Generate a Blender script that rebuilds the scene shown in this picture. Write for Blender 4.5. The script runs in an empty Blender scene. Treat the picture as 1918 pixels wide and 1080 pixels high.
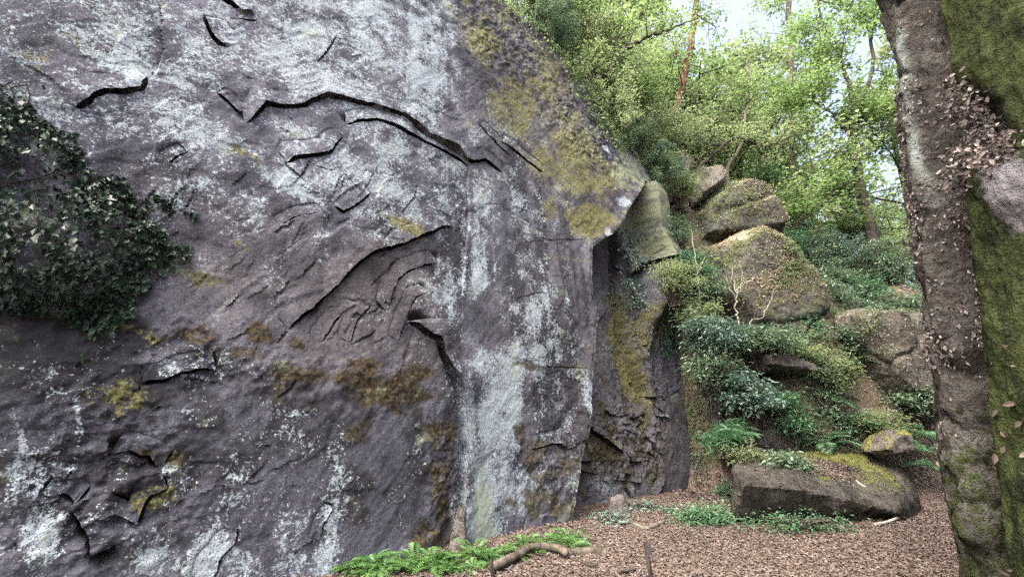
import bpy, bmesh, math, random
import numpy as np
from mathutils import Vector, Matrix

# ------------------------------------------------------------------ camera, sky, sun, exposure
SC = bpy.context.scene
COL = SC.collection
FPX, PITCH, CAMZ = 800.0, math.radians(17.0), 1.6
cam_data = bpy.data.cameras.new('camera')
cam_data.sensor_width = 36.0
cam_data.lens = 36.0 * FPX / 1918.0
cam_data.clip_start = 0.05
cam_data.clip_end = 2000.0
cam = bpy.data.objects.new('camera', cam_data)
COL.objects.link(cam)
cam.location = (0, 0, CAMZ)
cam.rotation_euler = (math.pi / 2 + PITCH, 0, 0)
SC.camera = cam

SUN_EL, SUN_AZ = math.radians(58.0), math.radians(221.0)      # azimuth from +Y towards +X
sun_dir = Vector((math.sin(SUN_AZ) * math.cos(SUN_EL), math.cos(SUN_AZ) * math.cos(SUN_EL), math.sin(SUN_EL)))
world = bpy.data.worlds.new('World')
SC.world = world
world.use_nodes = True
wn = world.node_tree.nodes
sky = wn.new('ShaderNodeTexSky')
sky.sky_type = 'NISHITA'
sky.sun_disc = False
sky.sun_elevation = SUN_EL
sky.sun_rotation = SUN_AZ
sky.air_density = 0.6
sky.dust_density = 8.0
sky.ozone_density = 0.6
veil = wn.new('ShaderNodeHueSaturation')               # thin high haze whitens the whole sky
veil.inputs['Saturation'].default_value = 0.85
world.node_tree.links.new(sky.outputs[0], veil.inputs['Color'])
world.node_tree.links.new(veil.outputs[0], wn['Background'].inputs[0])
wn['Background'].inputs[1].default_value = 0.12
sun_data = bpy.data.lights.new('sun', 'SUN')
sun_data.energy = 0.5
sun_data.angle = math.radians(75.0)
sun_data.color = (0.93, 0.97, 1.0)
sun = bpy.data.objects.new('sun', sun_data)
COL.objects.link(sun)
sun.rotation_euler = (-sun_dir).to_track_quat('-Z', 'Y').to_euler()
SC.view_settings.view_transform = 'Standard'
SC.view_settings.look = 'None'
SC.view_settings.gamma = 1.0
SC.view_settings.use_curve_mapping = False
SC.view_settings.exposure = 2.95
SC.cycles.max_bounces = 5
SC.cycles.diffuse_bounces = 3
SC.cycles.glossy_bounces = 2
SC.cycles.transmission_bounces = 4
SC.cycles.transparent_max_bounces = 4
SC.cycles.use_adaptive_sampling = True
SC.cycles.adaptive_threshold = 0.02
SC.cycles.use_denoising = False
SC.cycles.sample_clamp_indirect = 0.5

# ------------------------------------------------------------------ helpers
def ray(px, py):
    x, y = (np.asarray(px, float) - 959.0) / FPX, (540.0 - np.asarray(py, float)) / FPX
    c, s = math.cos(PITCH), math.sin(PITCH)
    return np.stack([x, c - s * y, s + c * y], -1)

def P(px, py, Y):
    """world point at depth Y (metres in front of the standing point) seen at that place of the photo"""
    d = ray(px, py)
    return np.array([0, 0, CAMZ]) + d * (Y / d[1])

def G(px, py, z=0.0):
    d = ray(px, py)
    return np.array([0, 0, CAMZ]) + d * ((z - CAMZ) / d[2])

_T = np.random.RandomState(7).rand(64 * 64 * 64).astype(np.float32)
def vnoise(p):
    i = np.floor(p)
    f = p - i
    f = f * f * (3 - 2 * f)
    i = i.astype(np.int32)
    x0 = (i[..., 0] & 63) << 12; x1 = ((i[..., 0] + 1) & 63) << 12
    y0 = (i[..., 1] & 63) << 6; y1 = ((i[..., 1] + 1) & 63) << 6
    z0 = i[..., 2] & 63; z1 = (i[..., 2] + 1) & 63
    fx, fy, fz = f[..., 0], f[..., 1], f[..., 2]
    def lx(y, z):
        u = _T[x0 | y | z]
        return u + fx * (_T[x1 | y | z] - u)
    a = lx(y0, z0); a = a + fy * (lx(y1, z0) - a)
    if not fz.any(): return a
    c = lx(y0, z1); c = c + fy * (lx(y1, z1) - c)
    return a + fz * (c - a)

def fbm(p, scale=1.0, octv=4, rough=0.5, off=0.0):
    """fractal noise about -1..1"""
    p = np.asarray(p, np.float32) * np.float32(scale) + np.float32(off)
    flat = not np.any(p[..., 2] - np.float32(off))
    if flat: p[..., 2] = math.floor(off)
    out, amp, tot = 0.0, 1.0, 0.0
    for _ in range(octv):
        out = out + amp * (vnoise(p) * 2 - 1)
        tot += amp
        amp *= rough
        p = p * np.float32(2.03) + np.float32(11.7)
        if flat: p[..., 2] = np.floor(p[..., 2])
    return out / tot * 1.6

def sstep(a, b, x):
    t = np.clip((x - a) / (b - a + 1e-9), 0, 1)
    return t * t * (3 - 2 * t)

def tag(o, label=None, cat=None, group=None, kind=None):
    if label: o['label'] = label
    if cat: o['category'] = cat
    if group: o['group'] = group
    if kind: o['kind'] = kind
    return o

def empty(name, loc=(0, 0, 0)):
    o = bpy.data.objects.new(name, None)
    o.empty_display_size = 0.2
    COL.objects.link(o)
    o.location = loc
    return o

def np_mesh(name, verts, faces, smooth=True, attrs=None, mats=(), sharp=None):
    """verts (N,3), faces (M,k) of one polygon size"""
    verts = np.asarray(verts, np.float32)
    faces = np.asarray(faces, np.int32)
    me = bpy.data.meshes.new(name)
    k = faces.shape[1]
    me.vertices.add(len(verts))
    me.vertices.foreach_set('co', verts.ravel())
    me.loops.add(faces.size)
    me.loops.foreach_set('vertex_index', faces.ravel())
    me.polygons.add(len(faces))
    me.polygons.foreach_set('loop_start', np.arange(0, faces.size, k, dtype=np.int32))
    me.polygons.foreach_set('loop_total', np.full(len(faces), k, np.int32))
    me.update(calc_edges=True)
    me.polygons.foreach_set('use_smooth', np.full(len(faces), smooth))
    for nm, arr in (attrs or {}).items():
        a = me.attributes.new(nm, 'FLOAT', 'POINT')
        a.data.foreach_set('value', np.asarray(arr, np.float32))
    for m in mats:
        me.materials.append(m)
    if sharp: me.set_sharp_from_angle(angle=math.radians(sharp))
    return me

def obj(name, me, parent=None, loc=None):
    o = bpy.data.objects.new(name, me)
    COL.objects.link(o)
    if parent is not None: o.parent = parent
    if loc is not None: o.location = loc
    return o

def grid_faces(nu, nv):
    """faces of a grid whose vertex index is i*nv+j"""
    i, j = np.meshgrid(np.arange(nu - 1), np.arange(nv - 1), indexing='ij')
    a = (i * nv + j).ravel()
    return np.stack([a, a + nv, a + nv + 1, a + 1], -1)

# ------------------------------------------------------------------ materials
class NT:
    def __init__(self, name):
        self.m = bpy.data.materials.new(name)
        self.m.use_nodes = True
        self.t = self.m.node_tree
        self.n = self.t.nodes
        self.bsdf = self.n['Principled BSDF']
        self.out = self.n['Material Output']
        g = self.n.new('ShaderNodeNewGeometry')
        self.pos = g.outputs['Position']
        self.normal = g.outputs['Normal']
        self.opos = self.n.new('ShaderNodeTexCoord').outputs['Object']
    def put(self, sock, v):
        if hasattr(v, 'is_output'): self.t.links.new(v, sock)
        elif isinstance(v, tuple) and len(v) == 3 and sock.type == 'RGBA': sock.default_value = (*v, 1)
        else: sock.default_value = v
    def vmul(self, v, xyz):
        n = self.n.new('ShaderNodeVectorMath'); n.operation = 'MULTIPLY'
        self.put(n.inputs[0], v); n.inputs[1].default_value = xyz
        return n.outputs[0]
    def vadd(self, v, w):
        n = self.n.new('ShaderNodeVectorMath'); n.operation = 'ADD'
        self.put(n.inputs[0], v); self.put(n.inputs[1], w)
        return n.outputs[0]
    def noise(self, vec, scale, detail=4, rough=0.55, dist=0.0, color=False):
        n = self.n.new('ShaderNodeTexNoise')
        self.put(n.inputs['Vector'], vec)
        n.inputs['Scale'].default_value = scale
        n.inputs['Detail'].default_value = detail
        n.inputs['Roughness'].default_value = rough
        n.inputs['Distortion'].default_value = dist
        return n.outputs['Color' if color else 'Fac']
    def voro(self, vec, scale, feature='F1', out='Distance', rnd=1.0):
        n = self.n.new('ShaderNodeTexVoronoi'); n.feature = feature
        self.put(n.inputs['Vector'], vec)
        n.inputs['Scale'].default_value = scale
        n.inputs['Randomness'].default_value = rnd
        return n.outputs[out]
    def math(self, op, a, b=0.0, clamp=False):
        n = self.n.new('ShaderNodeMath'); n.operation = op; n.use_clamp = clamp
        self.put(n.inputs[0], a); self.put(n.inputs[1], b)
        return n.outputs[0]
    def rng(self, v, a, b, c=0.0, d=1.0, smooth=True):
        n = self.n.new('ShaderNodeMapRange')
        if smooth: n.interpolation_type = 'SMOOTHSTEP'
        for i, x in enumerate((v, a, b, c, d)): self.put(n.inputs[i], x)
        return n.outputs[0]
    def mix(self, f, a, b, mode='MIX'):
        n = self.n.new('ShaderNodeMix'); n.data_type = 'RGBA'; n.blend_type = mode
        self.put(n.inputs[0], f); self.put(n.inputs[6], a); self.put(n.inputs[7], b)
        return n.outputs[2]
    def attr(self, name):
        n = self.n.new('ShaderNodeAttribute'); n.attribute_name = name
        return n.outputs['Fac']
    def objrand(self):
        return self.n.new('ShaderNodeObjectInfo').outputs['Random']
    def bump(self, h, strength=0.5, dist=0.02, normal=None):
        n = self.n.new('ShaderNodeBump')
        n.inputs['Strength'].default_value = strength
        n.inputs['Distance'].default_value = dist
        self.put(n.inputs['Height'], h)
        if normal is not None: self.put(n.inputs['Normal'], normal)
        return n.outputs[0]
    def done(self, col, rough=0.9, normal=None, spec=0.3):
        self.put(self.bsdf.inputs['Base Color'], col)
        self.put(self.bsdf.inputs['Roughness'], rough)
        self.put(self.bsdf.inputs['Specular IOR Level'], spec)
        if normal is not None: self.put(self.bsdf.inputs['Normal'], normal)
        return self.m

def mat_cliff():
    k = NT('cliff_rock')
    p = k.opos
    A = k.attr
    fine = k.noise(p, 24, 4, 0.7)
    grit = k.noise(p, 70, 3, 0.65)
    tone = A('tone')
    col = k.mix(k.rng(tone, 0.0, 1.0, smooth=False), (0.024, 0.025, 0.032), (0.110, 0.109, 0.134))
    col = k.mix(A('brown'), col, k.mix(tone, (0.035, 0.030, 0.031), (0.114, 0.102, 0.102)))
    col = k.mix(k.rng(fine, 0.45, 0.70, 0.0, 0.80), col, (0.030, 0.026, 0.032))
    col = k.mix(k.rng(grit, 0.54, 0.72, 0.0, 0.4), col, (0.252, 0.241, 0.259))
    col = k.mix(k.rng(grit, 0.46, 0.30, 0.0, 0.6), col, (0.030, 0.027, 0.030))
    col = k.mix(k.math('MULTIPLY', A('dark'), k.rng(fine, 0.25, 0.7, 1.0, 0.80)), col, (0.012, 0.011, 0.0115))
    # lichen: crusts and freckles
    dens = A('lichen')
    warp = k.vadd(p, k.vmul(k.noise(p, 8, 2, 0.6, color=True), (0.09, 0.09, 0.09)))
    ln = k.noise(warp, 24, 5, 0.78)
    crust = k.rng(k.math('ADD', ln, dens), 0.66, 0.755)
    lm = k.math('MULTIPLY', crust, k.rng(k.math('ADD', grit, k.math('MULTIPLY', dens, 0.25)), 0.44, 0.58, 0.05, 1.0))
    for sc, cut, gain in ((13, 0.93, 1.5), (34, 0.885, 1.7)):
        n = k.n.new('ShaderNodeTexVoronoi')
        k.put(n.inputs['Vector'], warp); n.inputs['Scale'].default_value = sc
        sep = k.n.new('ShaderNodeSeparateColor'); k.put(sep.inputs[0], n.outputs['Color'])
        rad = k.math('MULTIPLY', k.math('SUBTRACT', k.math('ADD', sep.outputs[0], k.math('MULTIPLY', dens, 1.1)), cut), gain)
        lm = k.math('MAXIMUM', lm, k.rng(k.math('SUBTRACT', rad, n.outputs['Distance']), 0.0, 0.11))
    lm = k.math('MULTIPLY', lm, k.rng(grit, 0.28, 0.42, 0.45, 1.0))
    lm = k.math('MULTIPLY', lm, k.rng(dens, -0.16, -0.06))
    lcol = k.mix(k.rng(ln, 0.5, 0.75), (0.215, 0.250, 0.268), (0.385, 0.440, 0.468))
    col = k.mix(lm, col, lcol)
    mo = k.rng(k.math('ADD', A('moss'), k.math('MULTIPLY', k.math('SUBTRACT', fine, 0.5), 2.6)), 0.50, 0.80)
    mcol = k.mix(k.rng(ln, 0.36, 0.64), (0.046, 0.045, 0.019), (0.150, 0.140, 0.054))
    col = k.mix(k.math('MULTIPLY', mo, 0.88), col, mcol)
    oc = k.rng(k.math('ADD', A('ochre'), k.math('MULTIPLY', k.math('SUBTRACT', ln, 0.5), 1.6)), 0.50, 0.72)
    ocol = k.mix(k.rng(fine, 0.42, 0.66), (0.018, 0.015, 0.010), (0.082, 0.062, 0.030))
    col = k.mix(k.math('MULTIPLY', oc, 0.9), col, ocol)
    col = k.mix(A('green'), col, k.mix(fine, (0.10, 0.115, 0.065), (0.27, 0.30, 0.20)))
    h = k.math('ADD', k.math('MULTIPLY', fine, 0.55), k.math('MULTIPLY', grit, 0.16))
    nrm = k.bump(h, 0.7, 0.035)
    return k.done(col, 0.9, nrm, 0.04)

def mat_ground():
    k = NT('leaf_litter_soil')
    p = k.pos
    n1 = k.noise(p, 0.8, 5, 0.6)
    n2 = k.noise(p, 9, 6, 0.7)
    v = k.voro(k.vadd(p, k.vmul(k.noise(p, 12, 2, color=True), (0.06, 0.06, 0.0))), 22, out='Color')
    sep = k.n.new('ShaderNodeSeparateColor'); k.put(sep.inputs[0], v)
    col = k.mix(sep.outputs[0], (0.085, 0.061, 0.046), (0.170, 0.131, 0.102))
    col = k.mix(k.rng(sep.outputs[1], 0.7, 0.95), col, (0.050, 0.034, 0.026))
    col = k.mix(k.rng(n2, 0.45, 0.7, 0, 0.6), col, (0.085, 0.060, 0.048))
    col = k.mix(k.rng(n1, 0.5, 0.72, 0, 0.55), col, (0.100, 0.077, 0.068))
    far = k.rng(k.attr('hill'), 0.2, 0.9)
    hc = k.mix(k.rng(k.noise(p, 2.2, 7, 0.7), 0.42, 0.6), (0.120, 0.098, 0.068), (0.052, 0.066, 0.030))
    hc = k.mix(k.rng(n2, 0.5, 0.7, 0, 0.6), hc, (0.20, 0.165, 0.125))
    col = k.mix(far, col, hc)
    h = k.math('ADD', n2, k.math('MULTIPLY', k.noise(p, 45, 4, 0.7), 0.5))
    return k.done(col, 0.95, k.bump(h, 0.8, 0.05), 0.04)

def mat_rock(name, base, base2, moss, mossamt, litter=0.0, lich=0.1, litcol=(0.24, 0.19, 0.15)):
    """weathered stone: moss and litter gather on faces that look up, blotches elsewhere"""
    k = NT(name)
    p = k.opos
    n1 = k.noise(p, 1.3, 6, 0.65)
    n2 = k.noise(p, 8, 7, 0.7)
    n3 = k.noise(p, 45, 4, 0.65)
    sp = k.n.new('ShaderNodeSeparateXYZ'); k.put(sp.inputs[0], k.normal)
    up = sp.outputs[2]
    col = k.mix(k.rng(n1, 0.38, 0.62), base, base2)
    col = k.mix(k.rng(n2, 0.44, 0.66, 0, 0.85), col, tuple(c * 0.28 for c in base))
    col = k.mix(k.rng(n3, 0.55, 0.78, 0, 0.5), col, tuple(c * 1.7 for c in base2))
    lm = k.rng(k.math('ADD', k.noise(p, 19, 6, 0.7), lich), 0.66, 0.75)
    col = k.mix(k.math('MULTIPLY', lm, 0.75), col, (0.40, 0.43, 0.41))
    mm = k.math('ADD', k.math('MULTIPLY', up, 0.35), k.math('MULTIPLY', k.math('SUBTRACT', k.noise(p, 3.0, 7, 0.68), 0.5), 1.7))
    mm = k.rng(k.math('ADD', k.math('ADD', mm, mossamt), k.attr('mossw')), 0.38, 0.66)
    mc = k.mix(k.rng(k.noise(p, 26, 5, 0.65), 0.36, 0.64), tuple(c * 0.45 for c in moss), tuple(c * 1.25 for c in moss))
    col = k.mix(k.math('MULTIPLY', mm, 0.93), col, mc)
    if litter > 0:
        v = k.voro(p, 24, out='Color')
        sv = k.n.new('ShaderNodeSeparateColor'); k.put(sv.inputs[0], v)
        lt = k.math('ADD', k.math('MULTIPLY', up, 0.55), k.math('MULTIPLY', k.math('SUBTRACT', k.noise(p, 2.0, 6, 0.7), 0.5), 1.4))
        lt = k.rng(k.math('SUBTRACT', k.math('ADD', lt, litter), k.attr('mossw')), 0.45, 0.6)
        lc = k.mix(sv.outputs[0], tuple(c * 0.5 for c in litcol), tuple(c * 1.3 for c in litcol))
        col = k.mix(k.math('MULTIPLY', lt, 0.9), col, lc)
    h = k.math('ADD', k.math('ADD', k.math('MULTIPLY', n2, 0.9), k.math('MULTIPLY', n3, 0.3)), k.math('MULTIPLY', mm, 0.35))
    return k.done(col, 0.95, k.bump(h, 1.0, 0.09), 0.04)

def mat_leaf(name, c1, c2, trans=0.35, rough=0.55, spec=0.35, tcol=None):
    k = NT(name)
    r = k.attr('rnd')
    col = k.mix(r, c1, c2)
    col = k.mix(k.rng(k.noise(k.pos, 1.1, 2), 0.35, 0.65, 0, 0.35), col, tuple(0.55 * c for c in c1))
    k.done(col, rough, None, spec)
    if trans > 0:
        tr = k.n.new('ShaderNodeBsdfTranslucent')
        k.put(tr.inputs[0], k.mix(r, tuple(min(1, c * 1.9) for c in (tcol or c1)), tuple(min(1, c * 1.9) for c in (tcol or c2))))
        ms = k.n.new('ShaderNodeMixShader')
        ms.inputs[0].default_value = trans
        k.t.links.new(k.bsdf.outputs[0], ms.inputs[1])
        k.t.links.new(tr.outputs[0], ms.inputs[2])
        k.t.links.new(ms.outputs[0], k.out.inputs[0])
    return k.m

def mat_bark(name, c1, c2, moss=0.0, scale=1.0):
    k = NT(name)
    p = k.opos
    n = k.noise(k.vmul(p, (9 * scale, 9 * scale, 2.2 * scale)), 1.0, 6, 0.65)
    n2 = k.noise(p, 30 * scale, 4, 0.6)
    col = k.mix(k.rng(n, 0.35, 0.65), c1, c2)
    col = k.mix(k.rng(n2, 0.55, 0.75, 0, 0.6), col, tuple(min(1, c * 1.8) for c in c2))
    if moss > 0:
        col = k.mix(k.rng(k.math('ADD', k.noise(p, 3.5, 5, 0.65), moss), 0.62, 0.78, 0, 0.85), col, (0.085, 0.095, 0.035))
    return k.done(col, 0.92, k.bump(k.math('ADD', n, k.math('MULTIPLY', n2, 0.4)), 0.8, 0.03), 0.05)

# ------------------------------------------------------------------ the cliff
P0 = G(650, 1078)[:2]
P1 = G(1300, 940)[:2]
U = (P1 - P0) / np.linalg.norm(P1 - P0)          # along the foot of the wall
NB = np.array([-U[1], U[0]])                     # into the rock

def lean(z, s=0.0):
    z = np.asarray(z, float)
    return 0.045 * z + 0.010 * np.clip(z - 3.0, 0, 6.0) ** 2 + 0.12 * np.clip(z - 9.0, 0, None)

def W(px, py):
    """where a sight line meets the leaning wall, as (along, up)"""
    d = ray(px, py)
    o = np.array([0, 0, CAMZ])
    lo, hi = np.full(d.shape[:-1], 0.3), np.full(d.shape[:-1], 90.0)
    for _ in range(50):
        m = (lo + hi) / 2
        p = o + d * m[..., None]
        b = (p[..., :2] - P0) @ NB
        beh = b > lean(p[..., 2])
        hi = np.where(beh, m, hi); lo = np.where(beh, lo, m)
    p = o + d * hi[..., None]
    return np.stack([(p[..., :2] - P0) @ U, p[..., 2]], -1)

crest_px = [(940, -5), (1000, 50), (1060, 110), (1110, 185), (1150, 245), (1195, 290), (1235, 345), (1268, 415), (1288, 480),
            (1308, 580), (1335, 650), (1352, 760), (1358, 900), (1362, 945)]
cw = W(*np.array(crest_px, float).T)
CS = np.maximum.accumulate(np.minimum(cw[:, 0], 8.6 + 0.02 * np.arange(len(cw))) + np.arange(len(cw)) * 1e-3)
CZ = cw[:, 1].copy(); CZ[-1] = 0.0
CS = np.concatenate([[CS[0] - 12, CS[0] - 6, CS[0] - 2], CS, [CS[-1] + 0.5]])
CZ = np.concatenate([[CZ[0] + 4.0, CZ[0] + 3.2, CZ[0] + 1.5], CZ, [-0.6]])
def crest(s):
    return np.interp(s, CS, CZ)

def poly_dist(S, Z, pts):
    """distance, side (+ = left of travel) and 0..1 position along a polyline"""
    best = np.full(S.shape, 1e9); side = np.zeros(S.shape); tt = np.zeros(S.shape)
    seg = np.diff(pts, axis=0); ln = np.linalg.norm(seg, axis=1) + 1e-9
    cum = np.concatenate([[0], np.cumsum(ln)])
    for i in range(len(seg)):
        ax, az = S - pts[i, 0], Z - pts[i, 1]
        raw = (ax * seg[i, 0] + az * seg[i, 1]) / ln[i] ** 2
        t = np.clip(raw, 0, 1)
        dx, dz = ax - t * seg[i, 0], az - t * seg[i, 1]
        d = np.hypot(dx, dz)
        u = d < best
        best = np.where(u, d, best)
        side = np.where(u, np.sign(seg[i, 0] * az - seg[i, 1] * ax), side)
        tt = np.where(u, (cum[i] + t * ln[i]) / cum[-1], tt)
    return best, side, tt

def dens_axis(stops):
    """coordinates with a step that changes along the axis: stops = [(pos, step), ...]"""
    xs = [stops[0][0]]
    while xs[-1] < stops[-1][0]:
        xs.append(xs[-1] + np.interp(xs[-1], [a for a, _ in stops], [b for _, b in stops]))
    return np.array(xs)

S_AX = dens_axis([(-9.0, 0.30), (-4.6, 0.04), (-4.2, 0.017), (2.0, 0.017), (9.0, 0.022), (CS[-1], 0.03)])
Z_AX = dens_axis([(-0.8, 0.1), (-0.15, 0.017), (6.0, 0.019), (11.0, 0.027), (12.0, 0.05), (17.0, 0.4)])
SS, ZZ = np.meshgrid(S_AX, Z_AX, indexing='ij')
p3 = np.stack([SS, ZZ, np.zeros_like(SS)], -1)
# lines of fracture wander a little
SS = SS.astype(np.float32); ZZ = ZZ.astype(np.float32)
Sw = SS + 0.022 * fbm(p3, 3.0, 3) + 0.005 * fbm(p3, 15, 2, off=5)
Zw = ZZ + 0.022 * fbm(p3, 3.0, 3, off=31) + 0.005 * fbm(p3, 15, 2, off=77)
DZ = np.zeros_like(SS)                            # lips hang down over the slots below them
vary = 0.72 + 0.55 * fbm(p3, 1.9, 2, off=93)
B = lean(ZZ)
# roll back behind the crest
c_over = ZZ - crest(SS) + 0.10 * fbm(p3, 1.2, 4, off=3)
B = B + 1.3 * np.where(c_over > 0, c_over, 0) + 0.22 * np.log1p(np.exp(np.clip(c_over * 7, -30, 30))) / 2
# broad swells, slabs and grain
B = B + 0.10 * fbm(p3, 0.32, 2, off=9) + 0.014 * fbm(p3, 1.1, 4, off=19)
th = math.radians(52)
q = np.stack([SS * math.cos(th) + ZZ * math.sin(th), -SS * math.sin(th) + ZZ * math.cos(th), np.zeros_like(SS)], -1)
B = B + 0.010 * fbm(q * np.array([0.6, 3.2, 1]), 1.6, 4, 0.6, off=41)
B = B + 0.005 * fbm(p3, 9, 4, 0.65, off=51)

_t = q[..., 1] * 2.3 + 0.9 * fbm(p3, 0.7, 3, off=71) + 0.12 * fbm(p3, 5, 2, off=73)
_saw = (_t - np.floor(_t))
_am = sstep(-0.15, 0.5, fbm(p3, 0.9, 2, off=75)) * sstep(3.2, 1.5, SS) * sstep(1.2, 2.4, ZZ)
B = B - 0.014 * _saw ** 1.5 * _am
rec_ = sstep(5.0, 6.5, SS)
_t = (ZZ * 1.7 - 0.35 * SS) + 0.8 * fbm(p3, 0.6, 3, off=171) + 0.12 * fbm(p3, 5, 2, off=173)
_saw = (_t - np.floor(_t))
B = B + 0.010 * (1 - rec_) * _saw ** 2 * sstep(0.0, 0.55, fbm(p3, 0.8, 2, off=175))

def pw(*pts):
    return W(*np.array(pts, float).T)

S_BACK = float(W(1112, 700)[0])
def ledge(pts, up=0.06, wu=0.5, down=0.03, wd=0.3, groove=0.05, gw=0.02, taper=0.12, hard=0.007, raw=False):
    """rock left of the line stands proud and overhangs, rock right of it is broken away, a dark slot between"""
    global B, DZ
    pts = pts if raw else pw(*pts)
    far_ = 1.9 if pts[:, 0].mean() > S_BACK else 1.0
    up *= 0.42 * far_; down *= 0.36 * far_; gw *= 0.7 * (1.35 if far_ > 1 else 1.0)
    m = 2.5 * max(wu, wd) + 0.1
    i0, i1 = np.searchsorted(S_AX, pts[:, 0].min() - m), np.searchsorted(S_AX, pts[:, 0].max() + m)
    j0, j1 = np.searchsorted(Z_AX, pts[:, 1].min() - m), np.searchsorted(Z_AX, pts[:, 1].max() + m)
    sl = (slice(i0, i1), slice(j0, j1))
    d, side, t = poly_dist(Sw[sl], Zw[sl], pts)
    w = np.clip(np.minimum(t, 1 - t) / taper, 0, 1) ** 0.6 if taper > 0 else 1.0
    w = w * np.exp(-(np.clip(np.hypot(0, d) - 0, 0, None) / m * 1.3) ** 4)
    k = sstep(-hard, hard, d * side)
    B[sl] += w * (-up * np.exp(-d / wu) * k + down * np.exp(-d / wd) * (1 - k))
    if groove:
        v = np.clip(vary[sl], 0.15, 1.4)
        g = np.exp(-(d / (gw * 1.7 * v)) ** 2) * (side < 0)
        B[sl] += w * v * groove * 1.3 * g
        DZ[sl] += w * v * min(groove * 2.4, 0.26) * g * g

FLAKES = []
CARVE = np.zeros_like(SS)
def flake(pts, up=0.06, wu=0.5, down=0.03, wd=0.3, groove=0.05, gw=0.02, taper=0.12):
    """a ledge whose proud side ends in a thin shell of rock standing off the wall"""
    pts = pw(*pts)
    ledge(pts, up, wu, down * 0.6, wd, 0.0, gw, taper, raw=True)
    FLAKES.append((pts, float(np.clip(0.25 * up + 0.15 * groove, 0.009, 0.036)), max(0.12, wu * 0.8), taper, 0.12))
    m = 0.4
    i0, i1 = np.searchsorted(S_AX, pts[:, 0].min() - m), np.searchsorted(S_AX, pts[:, 0].max() + m)
    j0, j1 = np.searchsorted(Z_AX, pts[:, 1].min() - m), np.searchsorted(Z_AX, pts[:, 1].max() + m)
    sl = (slice(i0, i1), slice(j0, j1))
    d, side, t = poly_dist(Sw[sl], Zw[sl], pts)
    w = np.clip(np.minimum(t, 1 - t) / max(taper, 0.02), 0, 1) ** 0.8
    g = np.where(side > 0, np.exp(-(d / min(0.15, max(0.12, wu * 0.8) * 0.6)) ** 4), np.exp(-(d / (0.005 + 0.45 * gw)) ** 2))
    CARVE[sl] = np.maximum(CARVE[sl], w * np.where(side > 0, 1.0, np.clip(vary[sl], 0.2, 1.3)) * (0.16 + 2.0 * groove) * g)

# --- right end: the wall breaks off along a flake and the rock behind stands back
edge = pw((1212, 338), (1190, 365), (1165, 400), (1140, 440), (1108, 462), (1106, 520), (1118, 600), (1108, 665), (1103, 740),
          (1098, 800), (1086, 850), (1076, 930), (1066, 1000))
o_ = np.argsort(edge[:, 1])
s_edge = np.interp(Zw, edge[o_, 1], edge[o_, 0], left=edge[o_[0], 0], right=99)
rec = sstep(-0.02, 0.05, Sw - s_edge)
rec_depth = np.interp(ZZ, [0, 2.5, 5.0, 6.5, 7.5], [0.75, 0.75, 0.85, 0.9, 0.6])
B = B + rec * rec_depth
B = B + 0.55 * np.exp(-((Sw - s_edge - 0.10) / 0.08) ** 2) * sstep(6.2, 5.0, ZZ)
B = B - 0.10 * np.exp(-np.clip(s_edge - Sw, 0, 9) / 0.25) * (1 - rec) * sstep(8.2, 6.5, ZZ) * 0.6
# the rounded ridge beyond it and the dark groove between
rd = pw((1212, 330), (1235, 400), (1262, 470), (1268, 560), (1262, 660), (1290, 760), (1290, 940))
d, side, t = poly_dist(Sw, Zw, rd)
o2_ = np.argsort(rd[:, 1])
s_rd = np.interp(ZZ + 0.08 * fbm(p3, 1.5, 3, off=88), rd[o2_, 1], rd[o2_, 0])
B = B - 0.80 * rec * sstep(-0.22, 0.12, Sw - s_rd) * sstep(3.6, 5.2, ZZ) - 0.2 * np.exp(-(d / 0.3) ** 2) * sstep(2.0, 3.6, ZZ) * rec * sstep(5.2, 3.6, ZZ)
gv = pw((1196, 400), (1202, 470), (1206, 540), (1232, 640), (1248, 690), (1262, 730))
d, side, t = poly_dist(Sw, Zw, gv)
B = B + 0.30 * np.exp(-(d / 0.16) ** 2) * rec
# overhanging lip and dark hole below it
ledge([(1225, 500), (1245, 478), (1268, 478), (1297, 490)], 0.22, 0.3, 0.55, 0.4, 0.15, 0.06, taper=0.1)
# fins and cracks of the back rock
flake([(1285, 945), (1300, 900), (1290, 830), (1277, 780), (1276, 730), (1268, 680), (1255, 640)], 0.10, 0.35, 0.12, 0.22, 0.30, 0.035, taper=0.06)
flake([(1250, 880), (1238, 855), (1236, 830), (1245, 800), (1262, 785)], 0.05, 0.2, 0.12, 0.15, 0.12, 0.03)
ledge([(1100, 1000), (1101, 900), (1101, 800), (1107, 740), (1114, 665)], 0.0, 0.2, 0.0, 0.2, 0.22, 0.022, taper=0.05)
flake([(1102, 846), (1118, 860), (1150, 868), (1166, 868)], 0.10, 0.22, 0.10, 0.14, 0.16, 0.04)
flake([(1128, 757), (1145, 785), (1165, 810), (1195, 830), (1225, 852)], 0.09, 0.25, 0.12, 0.16, 0.16, 0.035)
flake([(1100, 808), (1118, 800), (1132, 810)], 0.06, 0.12, 0.06, 0.12, 0.08, 0.03)
flake([(1112, 664), (1130, 668), (1148, 660), (1160, 630), (1168, 590), (1190, 560)], 0.12, 0.4, 0.05, 0.2, 0.10, 0.03)
flake([(1116, 565), (1130, 555), (1146, 542)], 0.05, 0.2, 0.05, 0.1, 0.08, 0.018)
ledge([(1146, 590), (1160, 640), (1150, 700)], -0.02, 0.2, 0.03, 0.2, 0.03, 0.02)
flake([(1313, 735), (1330, 725), (1345, 700)], 0.03, 0.2, 0.03, 0.1, 0.06, 0.015)
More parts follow.
